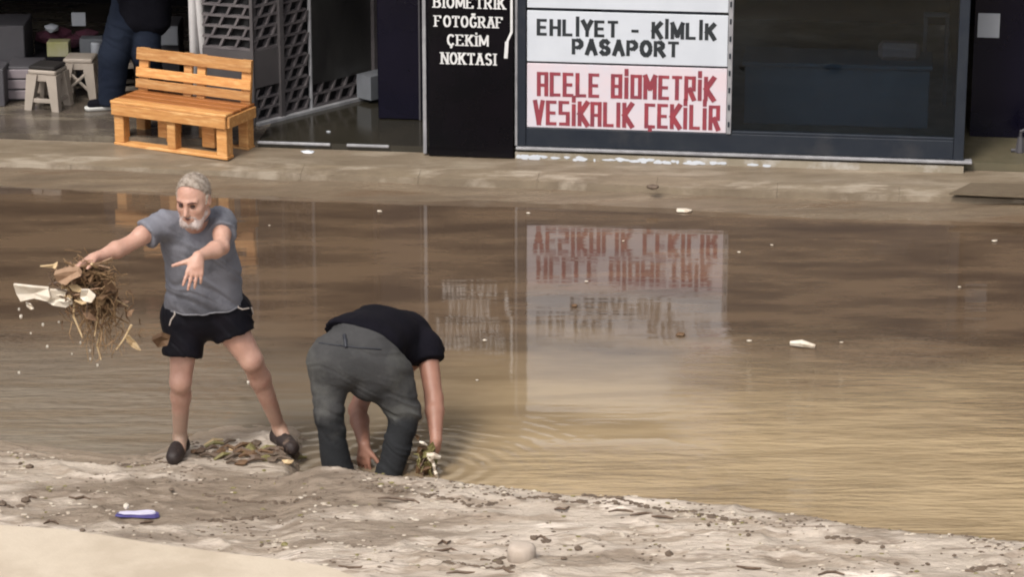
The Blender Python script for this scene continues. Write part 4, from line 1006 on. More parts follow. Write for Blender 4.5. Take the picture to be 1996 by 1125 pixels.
def strands(o, n, ln, r, m_, parent, name, seed=1):
    rnd = random.Random(seed); vs = [v.co for v in o.data.vertices]; c = sum(vs, Vector())/len(vs); q = MB()
    for k in range(n):
        v = rnd.choice(vs); d = (v-c).normalized()*.55+Vector((rnd.uniform(-.5, .5), rnd.uniform(-.5, .5), rnd.uniform(-.5, .2))); d = d.normalized()*ln*rnd.uniform(.5, 1.2)
        q.tube([v-d*.25, v+d*.5, v+d*.8+Vector((0, 0, -ln*.25))], [r, r*.8, r*.3], 3, cap=False)
    q.make(name, m_, parent, kind='stuff')
def add_face(parent, P, s, rot, mb_=True):
    for q in (-1, 1):
        e = Body().el(P(q*.031, .0815, .008), (.0125*s, .010*s, .0085*s), rot); e.build('eye', .002, M['eye'], parent)
        b_ = Body().rc(P(q*.014, .0955, .030), P(q*.033, .0930, .035), .0048*s, .0052*s, .004).rc(P(q*.033, .0930, .035), P(q*.050, .078, .029), .0052*s, .0035*s, .004); b_.build('eyebrow', .002, M['brow'], parent)
    l = Body().rc(P(-.021, .090, -.059), P(.0, .098, -.056), .0045*s, .0065*s, .004).rc(P(.0, .098, -.056), P(.021, .090, -.059), .0065*s, .0045*s, .004)
    l.rc(P(-.016, .090, -.068), P(.016, .090, -.068), .006*s, .006*s, .004); l.build('mouth', .002, M['lip'], parent)

# ------------------------------------------------------------------ the man who throws the debris
foot1 = on_bank(356, 884); Y1 = foot1.y
def P1(px, py, fwd=0.0): return VY(px, py, Y1-fwd)        # fwd: metres towards the street's near side
man = thing('person', 'grey haired man in grey t-shirt and black shorts flinging straw, standing on the muddy edge', 'person', foot1)
aL, kL, hL = P1(351, 853, .0), P1(352, 744, .13), P1(362, 628, .06)
foot2 = on_bank(548, 868); back2 = Y1-foot2.y
aR, kR, hR = P1(545, 836, back2), P1(490, 702, .10), P1(440, 622, .06)
pel = P1(401, 608, .05); wst = P1(398, 555, .07); bly = P1(396, 520, .14); chest = P1(382, 465, .20); nck = P1(379, 428, .26)
sL, sR = P1(321, 436, .26), P1(433, 430, .18)
eL, wL = P1(240, 482, .42), P1(192, 500, .52)
eR, wR = P1(432, 482, .40), P1(386, 500, .54)
hc = P1(377, 388, .34)
toC = Vector((0, -1, 0))
hrot = (Matrix.Rotation(R(180), 3, 'Z') @ Matrix.Rotation(R(22), 3, 'Z') @ Matrix.Rotation(R(-20), 3, 'X') @ Matrix.Rotation(R(-4), 3, 'Y'))
hrot = Matrix.Rotation(R(180-18), 3, 'Z') @ Matrix.Rotation(R(-16), 3, 'X')
B = Body()
for a_, k_, h_, (t0, t1, t2, t3) in ((aL, kL, hL, (.080, .058, .048, .036)), (aR, kR, hR, (.088, .062, .052, .035))):
    B.rc(h_, k_, t0, t1-.006, .03); kc = k_+(a_-k_)*.28
    B.rc(k_, kc+Vector((0, .018, 0)), t1-.008, t2, .02); B.rc(kc+Vector((0, .018, 0)), a_, t2, t3-.004, .025); B.el(k_+Vector((0, -.02, 0)), (.042, .04, .05), None, .02)
B.rc(aL, foot1+Vector((-.005, -.07, .045)), .036, .030, .02); B.rc(aR, foot2+Vector((.03, -.06, .045)), .036, .030, .02)
B.rc(hL, hR, .09, .09, .05); B.rc(pel, bly, .09, .085, .05); B.rc(bly, chest, .085, .09, .05); B.rc(sL, sR, .052, .052, .03); B.rc(chest+Vector((0, .02, .0)), nck, .07, .055, .03)
for s_, e_, w_ in ((sL, eL, wL), (sR, eR, wR)):
    B.rc(s_, e_, .050, .036, .02); mid = e_+(w_-e_)*.28; B.el(s_+(e_-s_)*.55+Vector((0, -.004, .012)), (.040, .042, .042), None, .02); B.rc(e_, mid, .037, .041, .015); B.rc(mid, w_, .041, .023, .015)
hand(B, wL, (wL-eL).normalized()+Vector((-.5, -.0, -.25)), Vector((.25, -.2, -1)), side=1, curl=(.10, .18, .25, .35), s=1.0, spread=.24, thumb_out=.9)
hand(B, wR, Vector((-.16, -.50, -.80)), Vector((-.15, .85, -.5)), side=-1, curl=(.16, .20, .30, .42), thumb_out=1.5, s=.98, spread=.09, tcurl=.0)
PH = head(B, hc, hrot, nck, .96)
B.build('body', .0055, M['skin'], man)
add_face(man, PH, .96, hrot)
hr = Body().el(PH(0, -.016, .034), (.0775, .0962, .0880), hrot, .01)
cz_ = hrot @ Vector((0, .55, -1)).normalized()
hr_o = hr.build('hair', .004, M['hair_grey'], man, folds=fold_fn(.0015, (1, 0, 1), 60, 3), cuts=[(PH(0, .030, .075), hrot @ Vector((0, .62, -.42))), (PH(0, -.02, -.005), hrot @ Vector((0, .30, -1)))])
strands(hr_o, 1500, .011, .0009, M['hair_grey'], man, 'hair_strands')
for q_ in (-1, 1):
    Body().rc(PH(q_*.079, .006, .03), PH(q_*.074, .018, -.008), .009, .006, .004).build('sideburn', .003, M['hair_grey'], man)
bd_ = Body().rc(PH(-.060, .022, -.060), PH(-.030, .070, -.098), .017, .020, .02).rc(PH(.060, .022, -.060), PH(.030, .070, -.098), .017, .020, .02).rc(PH(-.030, .070, -.098), PH(.030, .070, -.098), .021, .021, .02)
bd_.rc(PH(-.034, .080, -.080), PH(.034, .080, -.080), .012, .012, .01).rc(PH(-.030, .084, -.052), PH(-.006, .098, -.044), .006, .006, .006).rc(PH(.030, .084, -.052), PH(.006, .098, -.044), .006, .006, .006).rc(PH(-.034, .080, -.06), PH(-.034, .076, -.08), .008, .010, .01).rc(PH(.034, .080, -.06), PH(.034, .076, -.08), .008, .010, .01)
bd_o = bd_.build('beard', .003, M['beard'], man, folds=fold_fn(.002, (1, 0, .5), 70, 5))
strands(bd_o, 900, .009, .0008, M['beard'], man, 'beard_strands', 2)
# t-shirt
T = Body(); up_ = (chest-pel).normalized()
hem = P1(398, 612, .09)
for dx, r0, r1 in ((-.076, .096, .096), (.076, .096, .096)):
    o_ = Vector((dx, 0, 0)); T.rc(chest+o_, bly+o_*1.0, r0, r1, .04); T.rc(bly+o_, pel+o_*1.30+Vector((0, -.01, -.06)), r1, .104, .03)
T.rc(chest+Vector((0, -.03, -.02)), pel+Vector((0, -.025, -.06)), .085, .105, .05)
T.rc(sL+Vector((.02, 0, -.01)), chest+Vector((-.05, 0, .04)), .060, .078, .04); T.rc(sR+Vector((-.02, 0, -.01)), chest+Vector((.05, 0, .04)), .060, .078, .04); T.rc(sL, sR, .058, .058, .04)
slL = sL+(eL-sL)*.46; slR = sR+(eR-sR)*.52
T.rc(sL, slL, .058, .070, .03, flat=1); T.rc(sR, slR, .058, .072, .03, flat=1)
T.rc(nck+Vector((0, 0, .01)), nck+Vector((0, -.03, .12)), .060, .066, .01, sub=True)
HEMCUT = (hem+Vector((0, 0, .045)), (0.06, .10, -1))
T_o = T.build('t_shirt', .0065, M['tee_grey'], man, folds=fold_fn(.011, (.5, .2, .9), 13, 8), cuts=[HEMCUT])
hem_ring(T_o, HEMCUT, M['tee_hem'], man)
nk_ = Body()
for k in range(14):
    a1, a2 = k*2*math.pi/14, (k+1)*2*math.pi/14; f_ = lambda a: nck+Vector((math.cos(a)*.066, math.sin(a)*.060-.012, .018+.016*math.sin(a)))
    nk_.rc(f_(a1), f_(a2), .0075, .0075, .003)
nk_.build('collar', .003, M['tee_grey'], man)
# shorts
S = Body()
tL = hL+(kL-hL)*.56; tR = hR+(kR-hR)*.40
S.rc(hL+Vector((-.005, 0, .02)), tL+Vector((-.004, -.01, 0)), .104, .094, .03, flat=1); S.rc(hR+Vector((.01, 0, .02)), tR+Vector((0, -.01, 0)), .106, .100, .03, flat=1)
S.rc(hL+Vector((0, 0, .04)), hR+Vector((0, 0, .04)), .112, .112, .05); S.rc(pel, wst, .122, .12, .05)
so_ = S.build('shorts', .0065, M['shorts'], man, folds=fold_fn(.011, (.8, .2, .5), 10, 12), cuts=[(P1(400, 566, .06), (0, 0, 1))])
seam('piping', so_, [(333, 596), (341, 604), (341, 614), (334, 624), (331, 634)], .0042, M['piping'], man)
seam('piping', so_, [(461, 590), (464, 600), (472, 603), (484, 601)], .0042, M['piping'], man)
seam('piping', so_, [(489, 600), (492, 612), (493, 622)], .0042, M['piping'], man)
for ft, an, yaw in ((foot1, aL, R(-8)), (foot2, aR, R(30))):
    sh = Body(); fw = Vector((math.sin(yaw), -math.cos(yaw), 0)); base = Vector((an.x, an.y, ft.z))+fw*.02
    sh.rc(base-fw*.05+Vector((0, 0, .035)), base+fw*.11+Vector((0, 0, .030)), .036, .034, .02); sh.rc(base+fw*.04+Vector((0, 0, .045)), base+fw*.12+Vector((0, 0, .028)), .040, .036, .02)
    sh.rc(base-fw*.055+Vector((0, 0, .03)), base-fw*.045+Vector((0, 0, .085)), .036, .030, .015); sh.rc(base-fw*.0+Vector((0, 0, .05)), Vector((an.x, an.y, ft.z+.14)), .026, .042, .004, sub=True)
    sh.build('shoe', .004, M['shoe'], man, folds=fold_fn(.004, (1, 1, .3), 25, 17), cuts=[(base+Vector((0, 0, -.004)), (0, 0, -1))])

# ------------------------------------------------------------------ the man who bends into the water
lip = G(700, 927, BZ); Y2 = lip.y+.20
def P2(px, py, back=0.0): return VY(px, py, Y2+back)
man2 = thing('person', 'man in black t-shirt and charcoal trousers bending deep over the water, back turned', 'person', (P2(700, 950).x, Y2, -.10))
aL2, kL2, hL2 = P2(664, 940, .0), P2(640, 806, .0), P2(652, 712, .06)
aR2, kR2, hR2 = P2(752, 950, .02), P2(790, 808, .10), P2(738, 735, .10)
pel2 = P2(694, 700, .10); wst2 = P2(712, 660, .22); mid2 = P2(745, 650, .36); chs2 = P2(790, 655, .50); nck2 = P2(808, 690, .58)
sR2 = P2(832, 680, .42); sL2 = P2(745, 680, .62)
eR2, wR2 = P2(846, 778, .26), P2(850, 858, .10)
eL2, wL2 = P2(697, 800, .40), P2(710, 868, .14)
hc2 = P2(768, 748, .66)
B = Body()
for a_, k_, h_ in ((aL2, kL2, hL2), (aR2, kR2, hR2)):
    B.rc(h_, k_, .088, .060, .03); B.rc(k_, a_, .058, .036, .02); B.rc(a_, a_+Vector((.02, .16, -.02)), .036, .032, .02)
B.rc(hL2, hR2, .08, .08, .03); B.rc(pel2, wst2, .09, .085, .03); B.rc(wst2, mid2+Vector((0, 0, -.03)), .085, .085, .03); B.rc(mid2+Vector((0, 0, -.03)), chs2, .085, .09, .03); B.rc(sL2, sR2, .056, .056, .05); B.rc(chs2, nck2, .08, .06, .05)
for s_, e_, w_ in ((sL2, eL2, wL2), (sR2, eR2, wR2)):
    B.rc(s_, e_, .054, .045, .03); m_ = e_+(w_-e_)*.3; B.rc(e_, m_, .044, .046, .02); B.rc(m_, w_, .046, .030, .02)
hand(B, wR2, Vector((-.08, -.05, -1)), Vector((-1, .3, 0)), side=-1, curl=(.55, .6, .65, .6), s=1.0)
hand(B, wL2, Vector((-.05, -.15, -1)), Vector((.6, .8, 0)), side=1, curl=(.3, .35, .4, .4), s=1.0)
hrot2 = Matrix.Rotation(R(-20), 3, 'Z') @ Matrix.Rotation(R(-95), 3, 'X')
PH2 = head(B, hc2, hrot2, nck2, 1.0)
B.build('body', .0065, M['skin_tan'], man2)
Body().el(PH2(0, -.016, .034), (.084, .103, .094), hrot2, .01).build('hair', .005, M['brow'], man2, cuts=[(PH2(0, .055, .052), hrot2 @ Vector((0, .62, -.30))), (PH2(0, -.02, -.02), hrot2 @ Vector((0, .30, -1)))])
# trousers
Tr = Body()
Tr.rc(hL2+Vector((-.02, 0, .0)), kL2+Vector((0, .0, 0)), .108, .074, .03); Tr.rc(kL2, aL2, .074, .074, .02, flat=1)
Tr.rc(hR2+Vector((.02, 0, .0)), kR2, .110, .074, .03); Tr.rc(kR2, aR2, .074, .070, .02, flat=1)
Tr.rc(hL2+Vector((-.01, -.01, .035)), hR2+Vector((.01, -.01, .045)), .120, .122, .03); Tr.el(hL2+Vector((.03, -.02, -.01)), (.112, .112, .115), None, .02); Tr.el(hR2+Vector((-.04, -.02, .0)), (.115, .112, .115), None, .02)
Tr.rc(pel2+Vector((-.05, 0, .02)), wst2+Vector((-.06, -.04, .0)), .135, .118, .05); Tr.rc(pel2+Vector((.05, 0, .02)), wst2+Vector((.055, -.02, -.02)), .135, .125, .05)
Tr.rc(P2(768, 722, .14), P2(786, 800, .12), .092, .078, .03)
wdir = (wst2-pel2).normalized()
Tr.build('trousers', .0065, M['trouser'], man2, folds=fold_fn(.009, (.35, .2, .9), 15, 22), cuts=[(wst2+Vector((0, -.04, .0)), wdir*1.0+Vector((.15, 0, .25)))])
# t-shirt
T2 = Body(); wr_ = wst2-wdir*.03
for o0, o1, r0, r1 in ((Vector((-.09, -.0, .015)), Vector((-.05, .04, .0)), .118, .118), (Vector((.0, -.0, .01)), Vector((.0, .0, .0)), .125, .12), (Vector((.075, .02, -.02)), Vector((.04, .0, -.02)), .125, .12)):
    T2.rc(wr_+o0, mid2+o1, r0, r1, .04); T2.rc(mid2+o1, chs2+o1*.6, r1, .112, .04)
T2.rc(chs2, sR2, .10, .070, .04); T2.rc(chs2, sL2, .10, .070, .04); T2.rc(sL2, sR2, .068, .068, .04)
T2.rc(mid2+Vector((.02, -.02, -.05)), P2(793, 690, .34), .10, .055, .05)
sv = sR2+(eR2-sR2)*.22; T2.rc(sR2+Vector((0, 0, .01)), sv, .076, .080, .04, flat=1); sv2 = sL2+(eL2-sL2)*.35; T2.rc(sL2, sv2, .074, .080, .04, flat=1)
T2.build('t_shirt', .0065, M['tee_black'], man2, folds=fold_fn(.011, (.8, .3, .4), 8, 26), cuts=[(wr_+Vector((0, 0, .0)), -wdir-Vector((.1, 0, .15)))])
# waistband loop
tro = [o for o in man2.children if o.name.startswith('trousers')][0]
seam('waist_seam', tro, [(x, 672-.0009*(x-690)**2*.35+(x-640)*.10) for x in range(612, 752, 10)], .0045, M['belt'], man2, .001)
seam('belt_loop', tro, [(671, 655), (673, 664), (674, 676)], .009, M['belt'], man2)

# ------------------------------------------------------------------ the person in the left shop
fp = G(207, 214, FLOOR); Y3 = fp.y
def P3(px, py, back=0.0): return VY(px, py, Y3+back)
per = thing('person', 'person in dark jeans and dark jacket standing in the left shop behind the bench', 'person', fp)
a3, k3, h3 = P3(216, 198, .02), P3(222, 110, .02), P3(252, 10, .10)
b3 = G(296, 205, FLOOR); a3b = Vector((b3.x, b3.y+.05, FLOOR+.07)); k3b = P3(285, 105, .06); h3b = P3(283, 8, .12)
top3 = P3(285, -120, .05); n3 = P3(275, -165, .0); hd3 = P3(268, -205, -.04)
B = Body().rc(h3, k3, .07, .055, .02).rc(k3, a3, .05, .038, .02).rc(h3b, k3b, .07, .055, .02).rc(k3b, a3b, .05, .038, .02).rc(h3, top3, .11, .13, .04).rc(a3, a3+Vector((-.12, -.02, -.03)), .035, .03, .02)
s3a, s3b = top3+Vector((-.12, -.10, .02)), top3+Vector((.14, .08, .02)); B.rc(s3a, s3b, .05, .05, .04)
e3a, w3a = s3a+Vector((-.02, -.12, -.16)), s3a+Vector((-.22, -.22, -.12)); e3b, w3b = s3b+Vector((.06, -.04, -.20)), s3b+Vector((-.12, -.2, -.16))
B.rc(s3a, e3a, .045, .04).rc(e3a, w3a, .038, .027).rc(s3b, e3b, .045, .04).rc(e3b, w3b, .038, .027)
hand(B, w3a, (w3a-e3a), Vector((0, .3, -1)), curl=(.4, .4, .5, .5)); hand(B, w3b, (w3b-e3b), Vector((-1, 0, 0)), curl=(.4, .4, .5, .5))
hr3 = Matrix.Rotation(R(120), 3, 'Z') @ Matrix.Rotation(R(-15), 3, 'X'); PH3 = head(B, hd3, hr3, top3+Vector((0, 0, .06)))
B.build('body', .009, M['skin_tan'], per); Body().el(PH3(0, -.016, .034), (.084, .103, .094), hr3, .01).build('hair', .007, M['brow'], per, cuts=[(PH3(0, .055, .052), hr3 @ Vector((0, .62, -.30)))])
J = Body().rc(h3, k3+Vector((-.0, 0, 0)), .125, .105, .03).rc(k3, a3+Vector((.0, 0, -.02)), .105, .088, .02, flat=1).rc(h3b, k3b, .12, .10, .03).rc(k3b, a3b, .10, .085, .02, flat=1)
J.build('jeans', .009, M['denim'], per, folds=fold_fn(.008, (.2, .2, 1), 8, 41))
K = Body().rc(h3+Vector((.04, 0, -.06)), top3, .15, .15, .05).rc(h3b+Vector((.04, 0, -.10)), top3+Vector((.05, 0, 0)), .14, .15, .05).rc(s3a, s3b, .07, .07, .05).rc(s3a, e3a, .07, .06, .03).rc(e3a, w3a, .058, .042, .02, flat=1).rc(s3b, e3b, .07, .06, .03).rc(e3b, w3b, .058, .042, .02, flat=1)
K.build('jacket', .009, M['dark_cloth'], per, folds=fold_fn(.009, (.3, .2, 1), 7, 44))
for bx, fw in ((Vector((a3.x, a3.y, FLOOR)), Vector((-1, -.25, 0)).normalized()), (Vector((a3b.x, a3b.y, FLOOR)), Vector((-.9, -.5, 0)).normalized())):
    sh = Body().rc(bx-fw*.06+Vector((0, 0, .05)), bx+fw*.13+Vector((0, 0, .042)), .042, .036, .02).rc(bx+Vector((0, 0, .06)), bx+Vector((0, 0, .10)), .045, .05, .02)
    so = sh.build('shoe', .006, M['dark_cloth'], per, cuts=[(bx+Vector((0, 0, .026)), (0, 0, -1))])
    s2_ = Body().rc(bx-fw*.065+Vector((0, 0, .03)), bx+fw*.145+Vector((0, 0, .028)), .046, .042, .01).build('sole', .004, M['sole'], per, cuts=[(bx+Vector((0, 0, .028)), (0, 0, 1)), (bx+Vector((0, 0, .001)), (0, 0, -1))])
# ================================================================== DEBRIS AND SMALL THINGS
USED = set()
BANKMARKS = [((268, 1005), 'the violet plastic piece'), ((1017, 1075), 'the sunken tub'), ((356, 884), "the thrower's front shoe"), ((555, 862), "the thrower's right shoe"), ((660, 925), "the bending man's left trouser leg"), ((765, 932), "the bending man's right trouser leg"), ((845, 900), 'the wad of wet leaves'), ((600, 1096), 'the edge of the cream ledge'), ((1450, 1000), 'the bend of the water line'), ((1960, 1060), 'the water line at the right edge'), ((0, 1022), 'the left end of the cream ledge'), ((1300, 986), 'the water line under the sign reflection'), ((0, 862), 'the water line at the left edge')]
WATERMARKS = [((1225, 530), 'the sign reflection'), ((740, 600), "the bending man's back"), ((377, 385), "the thrower's head"), ((400, 560), "the thrower's waist"), ((1565, 676), 'the large crumpled scrap'), ((1010, 390), 'the foot of the black sign'), ((1425, 400), 'the kerb below the window mullion'), ((1990, 480), 'the right edge'), ((845, 800), "the bending man's arm"), ((150, 560), 'the flying straw'), ((1700, 400), 'the kerb below the dark pane')]
def describe(base, px, py, marks):
    opts = sorted(marks, key=lambda m_: math.hypot(px-m_[0][0], (py-m_[0][1])*1.6))
    for (mx, my), nm in opts[:4]:
        dx, dy = px-mx, (py-my); d = math.hypot(dx, dy)
        h = 'right of' if dx > abs(dy)*.8 else 'left of' if -dx > abs(dy)*.8 else 'below' if dy > 0 else 'above'
        if h in ('right of', 'left of') and abs(dy) > abs(dx)*.4: h = ('lower ' if dy > 0 else 'upper ')+h.replace(' of', '')+' of'
        for w_ in (('right beside and ' if d < 45 else 'just ' if d < 100 else 'a little ' if d < 180 else 'some way ' if d < 320 else 'far '),):
            t_ = base+', '+w_+h+' '+nm
            if t_ not in USED and len(t_.split()) <= 16: USED.add(t_); return t_
    return base+', '+w_+h+' '+nm
def sheet(pts, t, m_, name, label, cat, group=None):
    """crumpled sheet through a strip of (centre, half width vector) stations, with real thickness"""
    q = MB(); n = len(pts)
    for c, w_, nn in pts:
        q.v += [c-w_, c+nn*.012, c+w_, c-w_+Vector((0, 0, -t)), c+nn*.012+Vector((0, 0, -t)), c+w_+Vector((0, 0, -t))]
    for i in range(n-1):
        a, b = i*6, (i+1)*6
        q.f += [(a, a+1, b+1, b), (a+1, a+2, b+2, b+1), (a+3, b+3, b+4, a+4), (a+4, b+4, b+5, a+5), (a, b, b+3, a+3), (a+2, a+5, b+5, b+2)]
    q.f += [(0, 3, 4, 1), (1, 4, 5, 2)]; e = (n-1)*6; q.f += [(e, e+1, e+4, e+3), (e+1, e+2, e+5, e+4)]
    return q.based(name, m_, label, cat, group)
rd = random.Random(55)
# the straw that flies from his hands
cC = P1(170, 560, .55)
fly = thing('flying_debris', 'tangle of brown straw, twigs and rotten leaves flying from the thrower\'s hand', 'debris', cC-Vector((0, 0, .35)))
def loc(v): return [c-fly.location for c in v]
def wisp(px, py, ang, ln, r, bend=.3, f=.0):
    a = P1(px, py, .55+f); d = Vector((math.cos(ang), rd.uniform(-.5, .5), math.sin(ang))).normalized(); s_ = Vector((rd.uniform(-1, 1), rd.uniform(-1, 1), rd.uniform(-1, 1)))*bend*ln
    return [a-d*ln/2, a+s_*.4, a+d*ln/2+s_*.1]
for k in range(52):
    t = rd.random()**1.3; px = 182+rd.gauss(0, 24)-16*(1-t)+10*t; py = 525+t*135+rd.gauss(0, 14); ang = R(-80+rd.gauss(0, 32)) if t > .4 else R(rd.uniform(-60, 30))
    q = MB().tube(loc(wisp(px, py, ang, rd.uniform(.08, .20), .004, .5, rd.uniform(-.08, .08))), [.006, .005, .003], 5)
    q.make('twig' if k % 3 == 0 else 'straw', rd.choice((M['straw'], M['twig'], M['straw_pale'], M['leaf_brown'], M['straw'])), fly)
for k in range(80):
    t = rd.random()**1.3; px = 158+rd.gauss(0, 25)+t*32; py = 530+rd.gauss(0, 12)+t*80; c = P1(px, py, .55+rd.uniform(-.08, .08))-fly.location
    Mr = Euler((rd.uniform(-1.2, 1.2), rd.uniform(-1.2, 1.2), rd.uniform(0, 6))).to_matrix().to_4x4()
    l_ = rd.uniform(.025, .06); w_ = l_*rd.uniform(.3, .5)
    pts = [Vector((-l_, 0, 0)), Vector((-l_*.3, w_, .008)), Vector((l_*.5, w_*.8, -.006)), Vector((l_, 0, .006)), Vector((l_*.4, -w_, .004)), Vector((-l_*.4, -w_*.9, -.008))]
    v = [c+(Mr @ p) for p in pts]+[c+(Mr @ (p+Vector((0, 0, .003)))) for p in pts]
    MB().add(v, [(5, 4, 3, 2, 1, 0), (6, 7, 8, 9, 10, 11)]+[(i, (i+1) % 6, 6+(i+1) % 6, 6+i) for i in range(6)]).make('leaf', rd.choice((M['leaf_brown'], M['rot'], M['straw_pale'], M['rot'], M['straw'])), fly)
fine = MB()
for k in range(300):
    t = rd.random(); px = 172+rd.gauss(0, 24)+24*t; py = 522+rd.gauss(0, 12)+t*t*165; ang = R(-82+rd.gauss(0, 22)) if t > .45 else R(rd.uniform(-90, 60))
    fine.tube(loc(wisp(px, py, ang, rd.uniform(.03, .13), .0, .5, rd.uniform(-.09, .09))), [.0026, .002, .0014], 3, cap=False)
fine.make('fine_straw', M['straw'], fly, kind='stuff')
fine = MB()
for k in range(190):
    t = rd.random(); px = 165+rd.gauss(0, 30)+26*t; py = 530+rd.gauss(0, 13)+t*95
    fine.tube(loc(wisp(px, py, R(rd.uniform(-90, 90)), rd.uniform(.02, .08), .0, .5, rd.uniform(-.09, .09))), [.004, .003, .002], 3, cap=False)
fine.make('dark_fibres', M['rot'], fly, kind='stuff')
# pale scraps flung ahead of it
AIRMARKS = [((60, 572), 'the largest cream scrap'), ((170, 540), 'the straw tangle'), ((258, 670), 'the torn leaf'), ((125, 585), 'the hooked scrap'), ((492, 700), "the thrower's right knee"), ((350, 740), "the thrower's left knee"), ((0, 720), 'the left edge')]
q = MB()
out = [(28, 560), (60, 560), (92, 566), (104, 580), (128, 590), (140, 604), (120, 610), (92, 604), (70, 596), (58, 586), (38, 586)]
def cutout(name, outline, fwd, t, m_, label, cat, wav=.015, group=None):
    ps = [P1(a, b, fwd+wav*math.sin(a*.13+b*.2)) for a, b in outline]; n_ = len(ps); c = sum(ps, Vector())/n_+Vector((0, wav*.8, 0)); tv = Vector((.1, 1, .5)).normalized()*t
    v = ps+[c]+[p+tv for p in ps]+[c+tv]
    f = [(i, (i+1) % n_, n_) for i in range(n_)]+[(n_+1+(i+1) % n_, n_+1+i, 2*n_+1) for i in range(n_)]+[(i, n_+1+i, n_+1+(i+1) % n_, (i+1) % n_) for i in range(n_)]
    f = [tuple(reversed(q)) for q in f]
    return based(name, v, f, m_, label, cat, group)
cutout('plastic_scrap', [(26, 556), (62, 560), (94, 563), (98, 580), (92, 588), (66, 582), (40, 588), (32, 574)], .62, .014, M['scrap_white'], 'largest cream white scrap, leftmost, flying ahead of the straw', 'scrap')
cutout('plastic_scrap', [(97, 566), (130, 568), (126, 577), (108, 576), (107, 586), (128, 590), (140, 584), (142, 592), (128, 600), (104, 596), (92, 589), (96, 580)], .60, .012, M['scrap_white'], 'hooked cream scrap between the leftmost scrap and the straw', 'scrap')
cutout('plastic_scrap', [(158, 566), (172, 566), (186, 578), (178, 590), (164, 588), (156, 580)], .70, .010, M['scrap_white'], 'small pinkish white scrap in the middle of the straw tangle', 'scrap')
cutout('straw_bundle', [(105, 536), (126, 530), (152, 528), (158, 538), (140, 546), (128, 556), (112, 550)], .66, .03, M['leaf_brown'], 'flat bundle of pinkish brown leaves at the upper left of the tangle', 'leaves')
cutout('torn_leaf', [(243, 654), (252, 656), (264, 668), (274, 684), (266, 682), (256, 676), (248, 668)], .50, .008, M['straw_pale'], 'curled pale leaf flying alone at the lower right of the tangle', 'leaf')
cutout('leaf_clump', [(296, 664), (314, 656), (330, 662), (326, 674), (308, 678)], .30, .03, M['rot'], 'dark brown clump of leaves beside the hem of the black shorts', 'leaves')
cutout('plastic_scrap', [(50, 590), (60, 594), (66, 602), (60, 604), (52, 598)], .6, .006, M['scrap_white'], 'tiny cream scrap hanging just under the leftmost scrap', 'scrap')
cutout('twig', [(78, 520), (104, 517), (112, 512), (110, 526), (102, 522)], .6, .008, M['straw_pale'], 'thin pale twig sticking out at the top left of the tangle', 'twig')
for k, (px, py, r_) in enumerate([(41, 617, .011), (84, 633, .010), (37, 603, .008), (115, 628, .007), (157, 668, .008), (92, 676, .009), (176, 684, .007), (37, 727, .010), (190, 712, .008), (176, 700, .007), (484, 746, .010), (230, 620, .006), (60, 650, .006), (140, 690, .006)]):
    c = P1(px, py, .45); MB().blob(c, r_*.75, k, .15, (1, 1, 1.4)).based('water_drop', M['droplet'], describe('drop of muddy water in the air', px, py, AIRMARKS), 'drop', 'drops flung up around the thrower')

# what the bending man pulls out
cw = Vector((P2(836, 905, .18).x, Y2+.16, 0))
wad = thing('wet_debris', 'wad of wet olive leaves and pale scraps in the bending man\'s right hand', 'debris', (cw.x, cw.y, -.02))
def P2w(px, py, b=.2): return P2(px, py, b)-wad.location
for k in range(60):
    px = 832+rd.gauss(0, 9); py = 900+rd.gauss(0, 19); c = P2w(px, py, .03+rd.uniform(-.04, .04)); Mr = Euler((rd.uniform(-1.5, 1.5), rd.uniform(-1.5, 1.5), rd.uniform(0, 6))).to_matrix().to_4x4()
    l_ = rd.uniform(.02, .045); w_ = l_*.5; pts = [Vector((-l_, 0, 0)), Vector((0, w_, .01)), Vector((l_, 0, 0)), Vector((0, -w_, .006))]
    v = [c+(Mr @ p) for p in pts]+[c+(Mr @ (p+Vector((0, 0, .004)))) for p in pts]
    MB().add(v, [(3, 2, 1, 0), (4, 5, 6, 7)]+[(i, (i+1) % 4, 4+(i+1) % 4, 4+i) for i in range(4)]).make('leaf', rd.choice((M['leaf_olive'], M['rot'], M['leaf_olive'], M['twig'])), wad)
for (x0, y0, x1, y1, r_) in ((833, 888, 858, 892, .018), (835, 890, 846, 905, .013), (844, 900, 848, 920, .009), (847, 918, 853, 932, .010), (818, 862, 832, 868, .008)):
    MB().tube([P2w(x0, y0, -.02), P2w((x0+x1)/2, (y0+y1)/2-1, -.03), P2w(x1, y1, -.02)], [r_*.7, r_, r_*.5], 6).make('scrap', M['scrap_white'], wad)
MB().blob(P2w(827, 912, .05), .055, 3, .2, (.8, .7, 1.0)).make('leaf_lump', M['rot'], wad)

